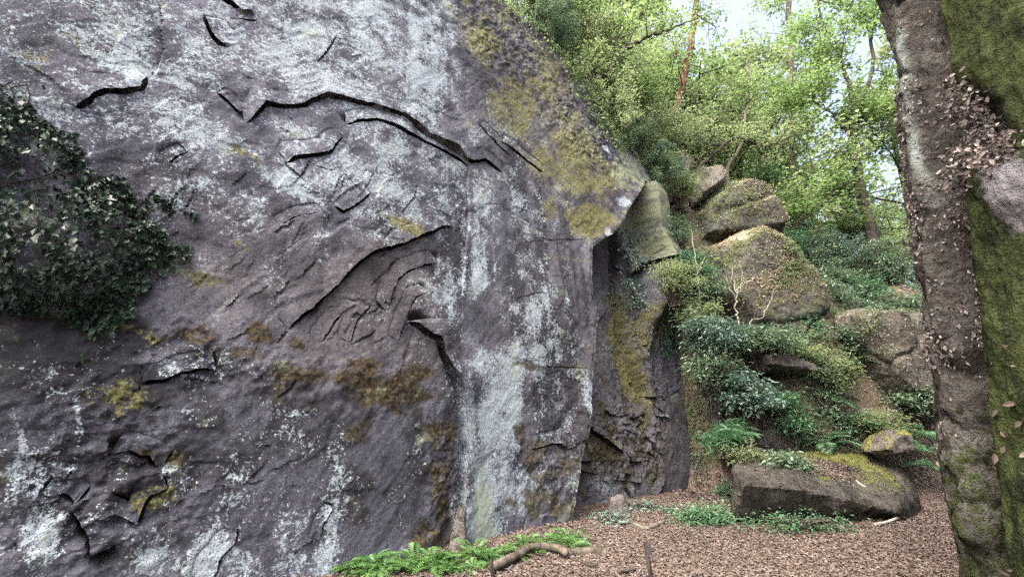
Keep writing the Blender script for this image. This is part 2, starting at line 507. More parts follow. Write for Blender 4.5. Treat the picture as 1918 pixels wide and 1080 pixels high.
for i in range(26):
    rr = random.Random(900 + i)
    x, y = rr.uniform(1110, 1290), rr.uniform(700, 930)
    a = rr.uniform(-0.3, 1.1); l = rr.uniform(12, 40)
    ledge([(x, y), (x + l * math.cos(a) * .5, y + l * math.sin(a) * .5 + rr.uniform(-4, 4)), (x + l * math.cos(a), y + l * math.sin(a))],
          rr.uniform(.02, .07), 0.2, rr.uniform(.02, .08), 0.13, rr.uniform(.02, .09), rr.uniform(.012, .03))

# --- the great arch of exfoliated slabs
flake([(458, 232), (478, 218), (500, 190), (520, 195), (545, 198), (575, 194), (594, 186), (612, 180), (645, 187), (690, 198), (722, 208),
       (755, 216), (778, 234), (800, 252), (832, 266), (858, 278), (872, 294), (884, 299), (912, 294), (930, 306), (946, 318)],
      0.12, 0.9, 0.12, 0.45, 0.09, 0.026, taper=0.10)
ledge([(755, 217), (790, 244), (830, 268), (860, 284), (880, 298)], 0.03, 0.2, 0.04, 0.2, 0.10, 0.03, taper=0.3)
flake([(645, 236), (672, 228), (700, 224), (730, 236), (762, 250), (800, 266), (850, 290), (882, 307)], 0.045, 0.3, 0.06, 0.4, 0.10, 0.026, taper=0.15)
flake([(536, 302), (552, 294), (580, 291), (612, 285), (626, 272), (640, 260)], 0.05, 0.4, 0.05, 0.3, 0.07, 0.022, taper=0.15)
ledge([(884, 305), (878, 340), (878, 420), (868, 500), (864, 600)], 0.03, 0.5, 0.03, 0.4, 0.02, 0.03, taper=0.2)
flake([(898, 232), (918, 252), (940, 268), (962, 286)], 0.04, 0.3, 0.03, 0.2, 0.07, 0.018)
flake([(945, 260), (970, 275), (1000, 300), (1022, 318)], 0.05, 0.3, 0.03, 0.2, 0.11, 0.024)
flake([(622, 386), (640, 396), (662, 385), (692, 364)], 0.03, 0.3, 0.03, 0.2, 0.06, 0.016)
flake([(520, 420), (560, 402), (600, 396)], 0.015, 0.2, 0.012, 0.2, 0.03, 0.012)
flake([(405, 168), (425, 185), (448, 208)], 0.03, 0.2, 0.02, 0.2, 0.06, 0.014)
# second arch
flake([(540, 616), (566, 590), (600, 562), (628, 535), (660, 502), (690, 475), (708, 468), (728, 466), (742, 456), (775, 448), (800, 438), (826, 424), (850, 427)],
      0.10, 0.7, 0.13, 0.55, 0.09, 0.028, taper=0.12)
flake([(722, 582), (735, 545), (748, 520), (768, 504), (790, 496), (822, 494)], 0.045, 0.35, 0.05, 0.25, 0.04, 0.018)
flake([(655, 640), (668, 600), (690, 568)], 0.03, 0.25, 0.025, 0.2, 0.02, 0.02)
flake([(745, 640), (758, 590), (775, 555), (800, 545)], 0.03, 0.25, 0.03, 0.2, 0.03, 0.018)
flake([(600, 640), (640, 590), (668, 565), (640, 560)], 0.03, 0.3, 0.03, 0.2, 0.02, 0.02)
flake([(525, 580), (550, 564), (590, 548), (608, 545)], 0.03, 0.2, 0.03, 0.2, 0.04, 0.016)
# corner where the lower left rock stands back behind the pillar
flake([(760, 602), (778, 605), (800, 622), (826, 630), (832, 660), (846, 690), (858, 715), (862, 760), (866, 805), (868, 850), (862, 905), (862, 960), (850, 1045)],
      0.16, 1.0, 0.22, 0.6, 0.10, 0.030, taper=0.05)
flake([(832, 660), (846, 690), (858, 715), (862, 760), (866, 805), (868, 850), (862, 905), (862, 960), (850, 1045)], 0.14, 0.35, 0.16, 0.22, 0.10, 0.035, taper=0.12)
ledge([(718, 1075), (735, 1045), (760, 1015), (795, 1005), (820, 985)], 0.02, 0.3, -0.14, 0.35, 0.05, 0.03)
ledge([(800, 960), (815, 925), (835, 900), (850, 870)], 0.02, 0.2, -0.08, 0.25, 0.04, 0.025)
flake([(995, 836), (1010, 836), (1030, 830), (1046, 826), (1060, 838), (1085, 826), (1098, 815)], 0.07, 0.3, 0.05, 0.2, 0.10, 0.022)
ledge([(1010, 968), (1025, 960), (1042, 962)], -0.02, 0.1, -0.09, 0.08, 0.0, 0.02)
for a, b, c in (((985, 452), (1040, 446), (1095, 450)), ((1000, 690), (1045, 686), (1090, 690)), ((1010, 730), (1050, 722), (1080, 730)), ((960, 560), (1000, 548), (1040, 552))):
    ledge([a, b, c], 0.012, 0.3, 0.012, 0.2, 0.015, 0.012)
# upper left
flake([(384, 22), (394, 45), (404, 64), (414, 76), (428, 82)], 0.06, 0.4, 0.05, 0.3, 0.11, 0.026)
flake([(420, 30), (432, 44), (440, 50)], 0.03, 0.2, 0.03, 0.2, 0.08, 0.016)
flake([(418, -12), (438, 2), (452, 16), (474, 20)], 0.08, 0.4, 0.08, 0.3, 0.16, 0.035)
flake([(445, 28), (462, 33), (480, 34)], 0.02, 0.2, 0.02, 0.2, 0.04, 0.012)
flake([(138, 195), (160, 190), (172, 172), (200, 163), (240, 163), (266, 157), (274, 138)], 0.10, 0.5, 0.08, 0.3, 0.09, 0.026)
flake([(318, 300), (335, 288), (352, 282)], 0.02, 0.2, 0.02, 0.2, 0.03, 0.014)
ledge([(300, 0), (305, 60), (298, 120), (282, 145)], 0.03, 0.4, 0.03, 0.3, 0.02, 0.025)
# lower left: broken blocks
flake([(270, 720), (310, 712), (345, 692), (380, 685), (402, 692)], 0.05, 0.25, 0.05, 0.2, 0.06, 0.016)
flake([(205, 855), (240, 845), (275, 855), (300, 875)], 0.06, 0.25, 0.07, 0.25, 0.06, 0.02)
flake([(140, 960), (165, 985), (172, 1005), (178, 1030), (165, 1040)], 0.10, 0.3, 0.08, 0.2, 0.12, 0.03)
flake([(160, 985), (190, 965), (215, 955), (255, 975), (280, 925), (310, 915)], 0.07, 0.25, 0.08, 0.2, 0.07, 0.022)
flake([(70, 925), (100, 932), (120, 930), (140, 945)], 0.05, 0.2, 0.05, 0.2, 0.05, 0.018)
flake([(400, 1085), (412, 1050), (438, 1015), (446, 990)], 0.02, 0.3, 0.03, 0.3, 0.05, 0.014)
flake([(595, 1010), (605, 975), (625, 945)], 0.015, 0.2, 0.015, 0.2, 0.015, 0.014)
rr = random.Random(4)
for i in range(150):                                            # small hair cracks, mostly along the grain
    if i < 85:
        x, y = rr.uniform(230, 760), rr.uniform(330, 660); a = -rr.uniform(0.45, 1.05)
    elif i < 120:
        x, y = rr.uniform(0, 560), rr.uniform(640, 1060); a = rr.uniform(-1.0, 0.3)
    else:
        x, y = rr.uniform(430, 1080), rr.uniform(0, 440); a = rr.choice([0.6, -0.7]) + rr.uniform(-0.3, 0.3)
    l = rr.uniform(15, 75)
    n = 5
    pts = [(x + l * math.cos(a) * t / n + rr.uniform(-3, 3), y + l * math.sin(a) * t / n + rr.uniform(-3, 3)) for t in range(n + 1)]
    g = rr.uniform(0.3, 1) ** 2
    ledge(pts, 0.030 * g, 0.2, 0.026 * g, 0.16, 0.034 * g, 0.013, taper=0.3)
# roughness of the mossy, broken zones
_Sb = SS + 0.10 * fbm(p3, 1.3, 4, 0.6, off=7); _Zb = ZZ + 0.10 * fbm(p3, 1.3, 4, 0.6, off=57)
def blob(lst):
    out = np.zeros_like(SS)
    for px, py, rx, ry, ang, amp in lst:
        a = math.radians(ang)
        c0 = W(px, py); e1 = W(px + rx * math.cos(a), py + rx * math.sin(a)) - c0; e2 = W(px - ry * math.sin(a), py + ry * math.cos(a)) - c0
        M = np.linalg.inv(np.array([e1, e2]).T).astype(np.float32)
        ds, dz = _Sb - np.float32(c0[0]), _Zb - np.float32(c0[1])
        r2 = (M[0, 0] * ds + M[0, 1] * dz) ** 2 + (M[1, 0] * ds + M[1, 1] * dz) ** 2
        out = np.maximum(out, amp * np.exp(-r2 * np.sqrt(r2) * 0.7))
    return out
rough = blob([(1180, 560, 60, 140, 0, 0.45), (1255, 640, 60, 120, 0, 0.8), (200, 880, 190, 190, 0, 1), (330, 660, 250, 60, 12, 0.8), (640, 720, 150, 60, 5, 0.5), (1030, 870, 60, 80, 0, 0.6),
              (1190, 830, 110, 110, 0, 1.0), (950, 60, 60, 120, -35, 0.8), (1090, 230, 40, 130, -35, 0.8), (830, 900, 40, 120, 0, 0.7)])
rid = 1 - np.abs(fbm(p3, 2.6, 4, 0.55, off=61))
B = B + rough * (0.065 * (0.75 - rid) + 0.035 * fbm(p3, 12, 3, 0.6, off=15))

# --- growths, stains and dark patches, laid out along the wall
lichen = blob([(1200, 680, 60, 140, 0, 0.42), (1180, 780, 80, 60, 0, 0.5), (1220, 900, 70, 50, 0, 0.6), (600, 60, 330, 130, 0, 0.72), (690, 70, 190, 110, 10, 0.85), (800, 160, 70, 120, 0, 0.92), (640, 150, 190, 50, 8, 0.8), (830, 90, 30, 150, 0, 0.8),
               (440, 75, 22, 60, 25, 1.0), (245, 135, 40, 36, 30, 1.0), (165, 65, 45, 30, 10, 0.72), (330, 215, 85, 38, 18, 0.95), (440, 262, 80, 26, 38, 0.95),
               (550, 345, 90, 28, 26, 0.95), (640, 395, 110, 30, 12, 0.72), (700, 330, 170, 100, 5, 0.68), (780, 370, 90, 80, 0, 0.80), (560, 230, 90, 45, 0, 0.55),
               (905, 420, 36, 120, 0, 0.95), (900, 500, 40, 60, 0, 1.05), (932, 560, 22, 60, 0, 0.75), (835, 520, 26, 130, 0, 0.62), (780, 560, 40, 60, 0, 0.5),
               (300, 120, 340, 240, 0, 0.55), (350, 330, 250, 140, 20, 0.48), (480, 460, 200, 110, 0, 0.34), (680, 300, 260, 160, 0, 0.6),
               (930, 690, 45, 50, 0, 1.15), (930, 780, 42, 100, 0, 1.3), (915, 880, 40, 80, 0, 1.1), (880, 800, 14, 120, 0, 1.0), (900, 960, 45, 70, 0, 0.95), (985, 910, 60, 60, 0, 0.7), (1030, 860, 55, 60, 0, 0.6),
               (450, 1050, 110, 60, -10, 0.66), (540, 960, 70, 70, 0, 0.55), (600, 1060, 160, 60, 0, 0.55), (340, 1060, 90, 40, 0, 0.62), (480, 1010, 60, 60, 0, 0.62),
               (40, 900, 60, 120, -15, 0.52), (80, 1020, 70, 80, -12, 0.46), (150, 780, 9, 40, -8, 0.95), (35, 820, 12, 60, -12, 0.95), (220, 980, 60, 50, 0, 0.6),
               (320, 690, 40, 22, 10, 0.75), (390, 670, 120, 50, 10, 0.45), (560, 900, 230, 130, 0, 0.36), (250, 800, 250, 130, 0, 0.28),
               (1155, 575, 18, 45, -8, 1.2), (1000, 260, 90, 120, -40, 0.42), (1160, 380, 14, 10, 40, 1.4), (1141, 287, 5, 16, -28, 1.4), (1135, 440, 6, 12, 0, 1.4),
               (990, 600, 18, 80, 0, 0.62), (1000, 640, 110, 180, 0, 0.36), (960, 330, 70, 110, -20, 0.4), (1100, 760, 10, 60, 0, 0.9), (1090, 900, 14, 70, 0, 0.85),
               (1195, 840, 90, 80, 0, 0.4), (1300, 785, 10, 8, 0, 1.1), (1060, 330, 120, 120, -30, 0.3), (730, 590, 120, 120, 0, 0.20)])
streaky = blob([(910, 480, 60, 200, 0, 1), (800, 140, 80, 140, 0, 0.7), (930, 780, 70, 170, 0, 0.35), (60, 930, 130, 180, -12, 1.0), (480, 1020, 220, 110, -15, 0.9), (1000, 600, 70, 200, 0, 0.7), (840, 520, 30, 130, 0, 0.5)])
moss = blob([(1235, 380, 34, 50, -25, 0.7), (1262, 450, 30, 40, -20, 0.7), (900, 60, 40, 90, -20, 0.72), (1000, 170, 70, 80, -35, 0.7), (1040, 300, 60, 50, 30, 0.7), (230, 745, 60, 30, 5, 0.8), (290, 930, 50, 20, -25, 0.85), (300, 640, 90, 16, 15, 0.6), (930, 40, 60, 55, 35, 0.62), (975, 210, 34, 70, -32, 0.72), (1010, 120, 70, 60, 50, 0.55), (1075, 280, 60, 60, 35, 0.8), (1110, 330, 60, 60, 45, 0.85), (1105, 410, 40, 34, 10, 0.95),
             (1060, 240, 50, 50, 0, 0.6), (1035, 390, 16, 24, 0, 0.75), (950, 190, 40, 60, -30, 0.6), (1165, 330, 45, 35, 40, 0.6), (460, 285, 22, 14, 40, 0.95), (490, 300, 26, 10, 35, 0.7), (755, 430, 60, 12, 25, 0.80), (460, 460, 20, 24, 0, 0.6),
             (375, 535, 50, 18, 10, 0.62), (345, 205, 14, 10, 30, 0.6), (300, 70, 10, 70, 5, 0.55), (1240, 690, 24, 90, -12, 1.25), (1215, 600, 20, 60, 0, 1.2), (1195, 850, 40, 40, 0, 0.6), (1250, 600, 30, 60, 0, 0.75), (1225, 560, 40, 40, 0, 0.7),
             (1280, 600, 20, 70, 0, 0.7), (1250, 740, 14, 40, 0, 0.8), (60, 90, 70, 60, 0, 0.45), (1260, 400, 30, 60, -20, 0.6), (1150, 930, 26, 24, 0, 0.65), (1070, 485, 30, 10, 0, 0.6)])
ochre = blob([(620, 700, 90, 20, 8, 0.95), (720, 720, 70, 40, 20, 0.95), (680, 760, 60, 40, 0, 0.9), (440, 640, 60, 18, 20, 0.85), (1190, 780, 80, 80, 0, 0.7), (1250, 860, 60, 70, 0, 0.8), (785, 695, 26, 14, -10, 1.2), (760, 735, 26, 20, 30, 1.2), (800, 745, 36, 12, 10, 1.15), (690, 690, 55, 22, 10, 0.95), (735, 770, 60, 26, 15, 0.8), (560, 695, 60, 22, 10, 0.85), (670, 800, 40, 30, 0, 0.85), (640, 720, 110, 30, 0, 0.75),
              (830, 800, 36, 40, 0, 0.95), (815, 900, 30, 110, 0, 0.95), (805, 990, 45, 45, 0, 0.85), (1030, 860, 55, 55, 0, 0.9), (1010, 940, 70, 50, 0, 0.75), (975, 800, 16, 30, 0, 0.8), (1175, 845, 40, 40, 30, 1.05), (1150, 880, 30, 50, 20, 0.85),
              (1210, 880, 50, 50, 0, 0.85), (1140, 930, 40, 40, 0, 0.8), (270, 835, 30, 16, 0, 1.0), (335, 838, 26, 14, 0, 0.95), (500, 620, 80, 18, 15, 0.85), (370, 620, 90, 26, 20, 0.8), (545, 640, 24, 10, 0, 0.95), (1020, 690, 90, 10, 0, 0.7), (1200, 720, 60, 90, 0, 0.55), (955, 130, 60, 90, -35, 0.5),
              (60, 110, 90, 80, 0, 0.5), (1080, 130, 60, 120, -40, 0.5), (1090, 620, 40, 120, 0, 0.4)])
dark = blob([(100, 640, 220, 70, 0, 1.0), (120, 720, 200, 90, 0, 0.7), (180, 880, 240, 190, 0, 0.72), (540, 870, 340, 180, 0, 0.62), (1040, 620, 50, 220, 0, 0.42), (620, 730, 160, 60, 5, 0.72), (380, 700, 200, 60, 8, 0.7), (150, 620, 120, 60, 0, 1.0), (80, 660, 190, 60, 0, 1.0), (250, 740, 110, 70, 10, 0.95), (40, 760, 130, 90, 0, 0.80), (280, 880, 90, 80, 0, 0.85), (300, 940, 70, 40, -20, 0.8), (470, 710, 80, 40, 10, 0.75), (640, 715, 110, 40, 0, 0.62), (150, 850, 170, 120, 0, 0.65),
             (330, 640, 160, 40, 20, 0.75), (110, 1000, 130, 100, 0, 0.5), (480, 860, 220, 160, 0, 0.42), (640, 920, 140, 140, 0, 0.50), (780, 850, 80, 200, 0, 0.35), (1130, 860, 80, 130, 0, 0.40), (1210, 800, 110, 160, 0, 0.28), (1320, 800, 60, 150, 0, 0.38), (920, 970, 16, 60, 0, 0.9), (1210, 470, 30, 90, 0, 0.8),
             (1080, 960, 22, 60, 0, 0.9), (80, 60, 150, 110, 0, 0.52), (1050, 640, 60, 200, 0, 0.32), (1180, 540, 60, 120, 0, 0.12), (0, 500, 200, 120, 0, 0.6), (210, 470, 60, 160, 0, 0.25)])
brown = blob([(1160, 620, 60, 160, 0, 1.0), (1240, 840, 120, 120, 0, 1.0), (690, 560, 150, 110, -30, 1.0), (480, 500, 150, 120, 0, 0.7), (1180, 480, 60, 160, 0, 0.8), (790, 660, 60, 60, 0, 0.9), (1200, 760, 110, 160, 0, 0.9), (1030, 620, 90, 200, 0, 0.45), (840, 940, 30, 90, 0, 1.0), (1330, 800, 50, 140, 0, 0.6), (1020, 200, 90, 120, -40, 0.7), (340, 420, 130, 110, 0, 0.5)])
green = blob([(1190, 320, 60, 40, 45, 0.85), (1240, 410, 26, 90, -22, 1.1), (1270, 450, 30, 50, 0, 0.7), (1140, 260, 40, 60, -40, 0.4), (895, 960, 22, 80, 0, 0.7), (1060, 975, 16, 40, 0, 0.6), (1320, 740, 14, 16, 0, 0.4)])
green = green + 0.75 * sstep(0.0, 0.5, c_over) * sstep(-1, 3, SS)
brown = np.clip(brown + 0.6 * sstep(0.0, 0.8, c_over), 0, 1)
moss = np.clip(moss + 0.45 * sstep(-0.1, 0.8, c_over), 0, 1.2)
lichen = lichen * sstep(0.8, 0.0, c_over)

# fine variation baked into the same layers
med = 0.5 + 0.5 * fbm(p3, 2.6, 5, 0.62, off=101)
streak = 0.5 + 0.5 * fbm(p3 * np.array([4.6, 0.26, 1]), 1.0, 5, 0.6, off=111)
big = 0.5 + 0.5 * fbm(p3, 0.5, 3, 0.6, off=121)
sp = 0.5 + 0.5 * fbm(p3, 4.2, 4, 0.6, off=131)
wet = blob([(860, 480, 22, 240, 0, 0.9), (1040, 520, 80, 260, 0, 0.9), (985, 470, 40, 180, 0, 0.6), (700, 400, 500, 400, 0, 0.25)])
tone = np.clip(0.55 - 1.5 * wet * np.clip(streak - 0.42, 0, 1) + 0.55 * (big - 0.5) + 0.85 * (med - 0.5) - 1.0 * np.clip(streak - 0.52, 0, 1) + 0.45 * (sp - .5) + 0.16 * rec, 0, 1)
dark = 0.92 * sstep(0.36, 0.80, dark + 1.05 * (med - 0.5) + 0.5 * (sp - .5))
ldens = 0.33 * lichen + 0.26 * (sp - 0.5) + (0.10 + 0.34 * streaky) * (streak - 0.5) + 0.14 * (med - .5) - 0.02
ldens = np.where(lichen < 0.03, -0.3, ldens)
moss_a = moss * 1.05 + 0.75 * (med - 0.5) + 0.45 * (sp - 0.5)
ochre_a = ochre * 0.93 + 0.95 * (sp - 0.5) - 0.10
green = 0.6 * sstep(0.3, 0.9, green + 1.1 * (med - 0.5) + 0.5 * (sp - .5))
brown = np.clip(brown * (0.6 + 0.6 * med), 0, 1)

def wall_pt(s, z, b):
    return np.stack([P0[0] + s * U[0] + b * NB[0], P0[1] + s * U[1] + b * NB[1], z], -1)
Vw = wall_pt(SS, ZZ + DZ, B + CARVE).reshape(-1, 3)
fw = grid_faces(len(S_AX), len(Z_AX))
fw = fw[(c_over.ravel()[fw] < 1.6).any(1)]
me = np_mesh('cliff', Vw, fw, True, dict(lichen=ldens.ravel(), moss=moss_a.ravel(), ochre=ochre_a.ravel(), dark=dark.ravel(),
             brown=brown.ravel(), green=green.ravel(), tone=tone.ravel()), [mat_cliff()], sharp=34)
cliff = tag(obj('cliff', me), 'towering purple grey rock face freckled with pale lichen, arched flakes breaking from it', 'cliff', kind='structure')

def samp(A, s, z):
    """read a layer of the wall at (along, up)"""
    i = np.clip(np.searchsorted(S_AX, s) - 1, 0, len(S_AX) - 2); j = np.clip(np.searchsorted(Z_AX, z) - 1, 0, len(Z_AX) - 2)
    f = np.clip((s - S_AX[i]) / (S_AX[i + 1] - S_AX[i]), 0, 1); g = np.clip((z - Z_AX[j]) / (Z_AX[j + 1] - Z_AX[j]), 0, 1)
    return (A[i, j] * (1 - f) + A[i + 1, j] * f) * (1 - g) + (A[i, j + 1] * (1 - f) + A[i + 1, j + 1] * f) * g
FLAKES.append((edge[::-1], 0.045, 0.45, 0.05, 0.9))
for fi, (pts, t0, wid, tp, back) in enumerate(FLAKES):
    seg = np.linalg.norm(np.diff(pts, axis=0), axis=1); cum = np.concatenate([[0], np.cumsum(seg)])
    n = max(8, int(cum[-1] / 0.014))
    u_ = np.linspace(0, cum[-1], n)
    e_ = np.stack([np.interp(u_, cum, pts[:, 0]), np.interp(u_, cum, pts[:, 1])], -1)
    e_ = e_ - np.stack([samp(Sw - SS, e_[:, 0], e_[:, 1]), samp(Zw - ZZ, e_[:, 0], e_[:, 1])], -1)
    ch = unit2 = (pts[-1] - pts[0]) / np.linalg.norm(pts[-1] - pts[0])
    pr = np.array([-ch[1], ch[0]])
    q3 = np.stack([e_[:, 0], e_[:, 1], 0 * u_], -1)
    chip = np.round(2.2 * fbm(q3, 5.0, 2, off=fi * 7.1)) / 2.2
    e_ = e_ + pr * (0.010 * chip + 0.006 * fbm(q3, 22, 2, off=fi * 3.3))[:, None]
    tt_ = u_ / cum[-1]
    win = np.clip(np.minimum(tt_, 1 - tt_) / max(tp, 0.03), 0, 1) ** 0.7
    thick = t0 * win * np.clip(0.62 + 0.95 * fbm(q3, 2.2, 2, off=fi * 5.7), 0.12, 1.5)
    M = 22
    ws = np.concatenate([[0.004, 0.0], wid * (np.arange(1, M) / (M - 1)) ** 1.6])
    s2 = e_[:, None, 0] + pr[0] * ws[None]; z2 = e_[:, None, 1] + pr[1] * ws[None]
    wsm = np.maximum(ws, min(0.045, wid * 0.4))
    sr = e_[:, None, 0] + pr[0] * wsm[None]; zr = e_[:, None, 1] + pr[1] * wsm[None]
    surf = samp(B, sr, zr)
    r_ = ws / wid
    off_ = thick[:, None] * ((1 - r_) ** 1.2)[None] - 0.004 - 0.014 * r_[None] ** 0.7
    b2 = surf - off_
    q4 = np.stack([s2, z2, 0 * s2], -1)
    b2 = b2 + 0.004 * fbm(q4, 16, 3, 0.6, off=17)
    lift = 0.02 if back > 0.3 else min(0.15, wid * 0.6)
    b2[:, 0] = surf[:, 0] + (back if back > 0.3 else 0.05) * np.maximum(win, 0.12)      # inner face, running up behind the shell
    s2[:, 0] += pr[0] * lift; z2[:, 0] += pr[1] * lift
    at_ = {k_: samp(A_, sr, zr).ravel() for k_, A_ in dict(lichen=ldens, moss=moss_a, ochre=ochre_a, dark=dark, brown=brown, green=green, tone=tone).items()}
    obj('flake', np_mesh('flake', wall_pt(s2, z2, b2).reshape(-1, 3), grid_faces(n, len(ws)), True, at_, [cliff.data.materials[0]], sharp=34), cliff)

def wall_b(s, z):
    """depth of the finished wall at (along, up)"""
    i = np.clip(np.searchsorted(S_AX, s), 0, len(S_AX) - 1); j = np.clip(np.searchsorted(Z_AX, z), 0, len(Z_AX) - 1)
    return B[i, j]

# ------------------------------------------------------------------ ground
def terr(X, Y):
    X = np.asarray(X, float); Y = np.asarray(Y, float)
    rx, ry = X - P0[0], Y - P0[1]
    s, b = rx * U[0] + ry * U[1], rx * NB[0] + ry * NB[1]
    q = np.stack([X, Y, 0 * X], -1)
    z = 0.05 * fbm(q, 0.5, 3, off=4) + 0.012 * fbm(q, 4, 3, off=14)
    # rising a little towards the foot of the wall
    z = z + 0.10 * sstep(-1.2, 0.0, b) * sstep(9, 7, s)
    y0 = np.interp(X, [2, 4.3, 5.2, 6.5, 14], [13, 10.5, 9.5, 9.1, 9.0])
    r = Y - y0 + 0.35 * fbm(q, 0.6, 3, off=24)
    h = np.interp(r, [-0.3, 0.3, 0.8, 1.4, 2.0, 2.7, 6, 14, 30, 120], [0, 0.5, 1.6, 3.8, 5.6, 6.6, 7.4, 8.0, 8.5, 10])
    h = h * np.interp(X, [3, 5.2, 6.5, 7.5, 9, 13, 30], [1.6, 1.35, 1.05, 0.97, 0.82, 0.70, 0.5])
    h = h + 0.38 * fbm(q, 0.9, 5, 0.6, off=8) * sstep(0.4, 2, r)
    k = np.clip(crest(s) - 0.7, 0, 13)
    hc = (k * sstep(1.2, 2.6, b) + 0.3 * np.clip(b - 2.6, 0, 9)) * sstep(CS[-5] + 0.4, CS[-7], s)
    # unseen banks behind and to the right, added to block low sky light
    h = np.maximum(h, np.interp(-Y, [5, 7, 12, 20, 60], [0, 0.3, 1.0, 2.0, 4]))
    h = np.maximum(h, np.interp(X, [7, 9, 13, 18, 60], [0, 0.3, 1.5, 2.5, 5]) * sstep(6.5, 4.0, Y))
    return np.maximum(z + h, np.maximum(z, hc))

gx = dens_axis([(-220, 25), (-14, 0.8), (-4, 0.12), (12, 0.12), (20, 0.4), (45, 2.5), (220, 25)])
gy = dens_axis([(-220, 25), (-6, 0.8), (3, 0.10), (15, 0.12), (22, 0.4), (50, 2.5), (260, 25)])
GX, GY = np.meshgrid(gx, gy, indexing='ij')
GZ = terr(GX, GY)
hill = sstep(0.25, 0.9, GZ) 
me = np_mesh('ground', np.stack([GX, GY, GZ], -1).reshape(-1, 3), grid_faces(len(gx), len(gy)), True, dict(hill=hill.ravel()), [mat_ground()])
tag(obj('ground', me), 'reddish brown ground under fallen leaves, rising into a wooded slope', 'ground', kind='structure')

# ------------------------------------------------------------------ loose rock
def proj(V):
    """photo position of world points"""
    V = np.asarray(V, float) - np.array([0, 0, CAMZ])
    c, s = math.cos(PITCH), math.sin(PITCH)
    f = V[..., 1] * c + V[..., 2] * s
    u = -V[..., 1] * s + V[..., 2] * c
    return 959 + FPX * V[..., 0] / f, 540 - FPX * u / f

_ico = {}
def ico(sub):
    if sub not in _ico:
        bm = bmesh.new()
        bmesh.ops.create_icosphere(bm, subdivisions=sub, radius=1.0)
        v = np.array([x.co[:] for x in bm.verts]); f = np.array([[q.index for q in x.verts] for x in bm.faces])
        bm.free()
        _ico[sub] = (v, f)
    return _ico[sub]

def rock(name, pts, mat, label, cat='boulder', sub=5, rough=0.05, sharp=16, seed=0, strata=0.0, group=None, mossf=None):
    """angular stone: the rounded hull of its corner points, chipped and weathered"""
    pts = np.array(pts, float)
    c = pts.mean(0)
    bm = bmesh.new()
    for q in pts - c: bm.verts.new(q)
    bmesh.ops.convex_hull(bm, input=bm.verts)
    bm.normal_update()
    pl = {}
    for f in bm.faces:
        n = np.array(f.normal[:]); d = float(n @ np.array(f.verts[0].co[:]))
        if d < 0: n, d = -n, -d
        if d > 1e-3: pl[tuple(np.round(n, 2))] = (n, d)
    bm.free()
    N = np.array([a for a, _ in pl.values()]); D = np.array([b for _, b in pl.values()])
    v, f = ico(sub)
    inv = np.clip(v @ N.T, 1e-4, None) / D
    R = np.linalg.norm(pts - c, axis=1).mean()
    sharp = sharp * 3.0
    inv = (inv ** sharp).sum(1) ** (1.0 / sharp)
    V = v / inv[:, None]
    w = V + c
    off = seed * 13.7
    disp = rough * R * (1.5 * fbm(w, 1.1 / R, 3, 0.5, off=off) + 0.8 * fbm(w, 4.0 / R, 5, 0.65, off=off + 5)) - rough * R * 1.3 * np.clip(1 - 7 * np.abs(fbm(w, 1.2 / R, 2, 0.5, off=off + 9)), 0, 1)
    if strata: disp = disp + strata * fbm(w * np.array([0.3, 0.3, 3.0]), 2.0, 4, 0.6, off=off + 3)
    V = V + v * disp[:, None]
    me = np_mesh(name, V, f, True, dict(mossw=mossf(V + c) if mossf else np.zeros(len(V))), [mat], sharp=30)
    o = tag(obj(name, me, loc=tuple(c)), label, cat, group)
    ROCKS.append((o, V + c, v))
    return o
ROCKS = []

def sil(points, Y, front=0.6, back=0.8, shrink=0.6):
    """corner points of a stone from its outline, its distance and its thickness"""
    p = np.array([P(x, y, Y) for x, y in points])
    c = p.mean(0)
    q = c + (p - c) * shrink
    return np.concatenate([p, q - [0, front, 0], q + [0, back, 0]])

M_BOULDER = mat_rock('boulder_stone', (0.150, 0.134, 0.108), (0.225, 0.203, 0.165), (0.165, 0.165, 0.070), 0.24, 0.0, 0.08)
M_BIG = mat_rock('big_boulder_stone', (0.072, 0.063, 0.050), (0.122, 0.108, 0.086), (0.120, 0.120, 0.050), 0.16, 0.0, 0.10)
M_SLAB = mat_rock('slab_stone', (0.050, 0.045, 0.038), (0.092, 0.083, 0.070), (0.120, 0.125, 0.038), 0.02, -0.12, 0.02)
M_MOSSY = mat_rock('mossy_stone', (0.095, 0.088, 0.074), (0.150, 0.135, 0.115), (0.215, 0.210, 0.055), 0.22, 0.0, 0.04)
M_LITTERED = mat_rock('littered_stone', (0.085, 0.082, 0.071), (0.136, 0.132, 0.111), (0.105, 0.118, 0.055), 0.46, 0.10, 0.02, (0.330, 0.270, 0.195))
M_DARKROCK = mat_rock('dark_stone', (0.105, 0.094, 0.084), (0.170, 0.153, 0.135), (0.095, 0.108, 0.042), 0.16, 0.0, 0.03)  # darker stone for the ledge, low rocks and small blocks

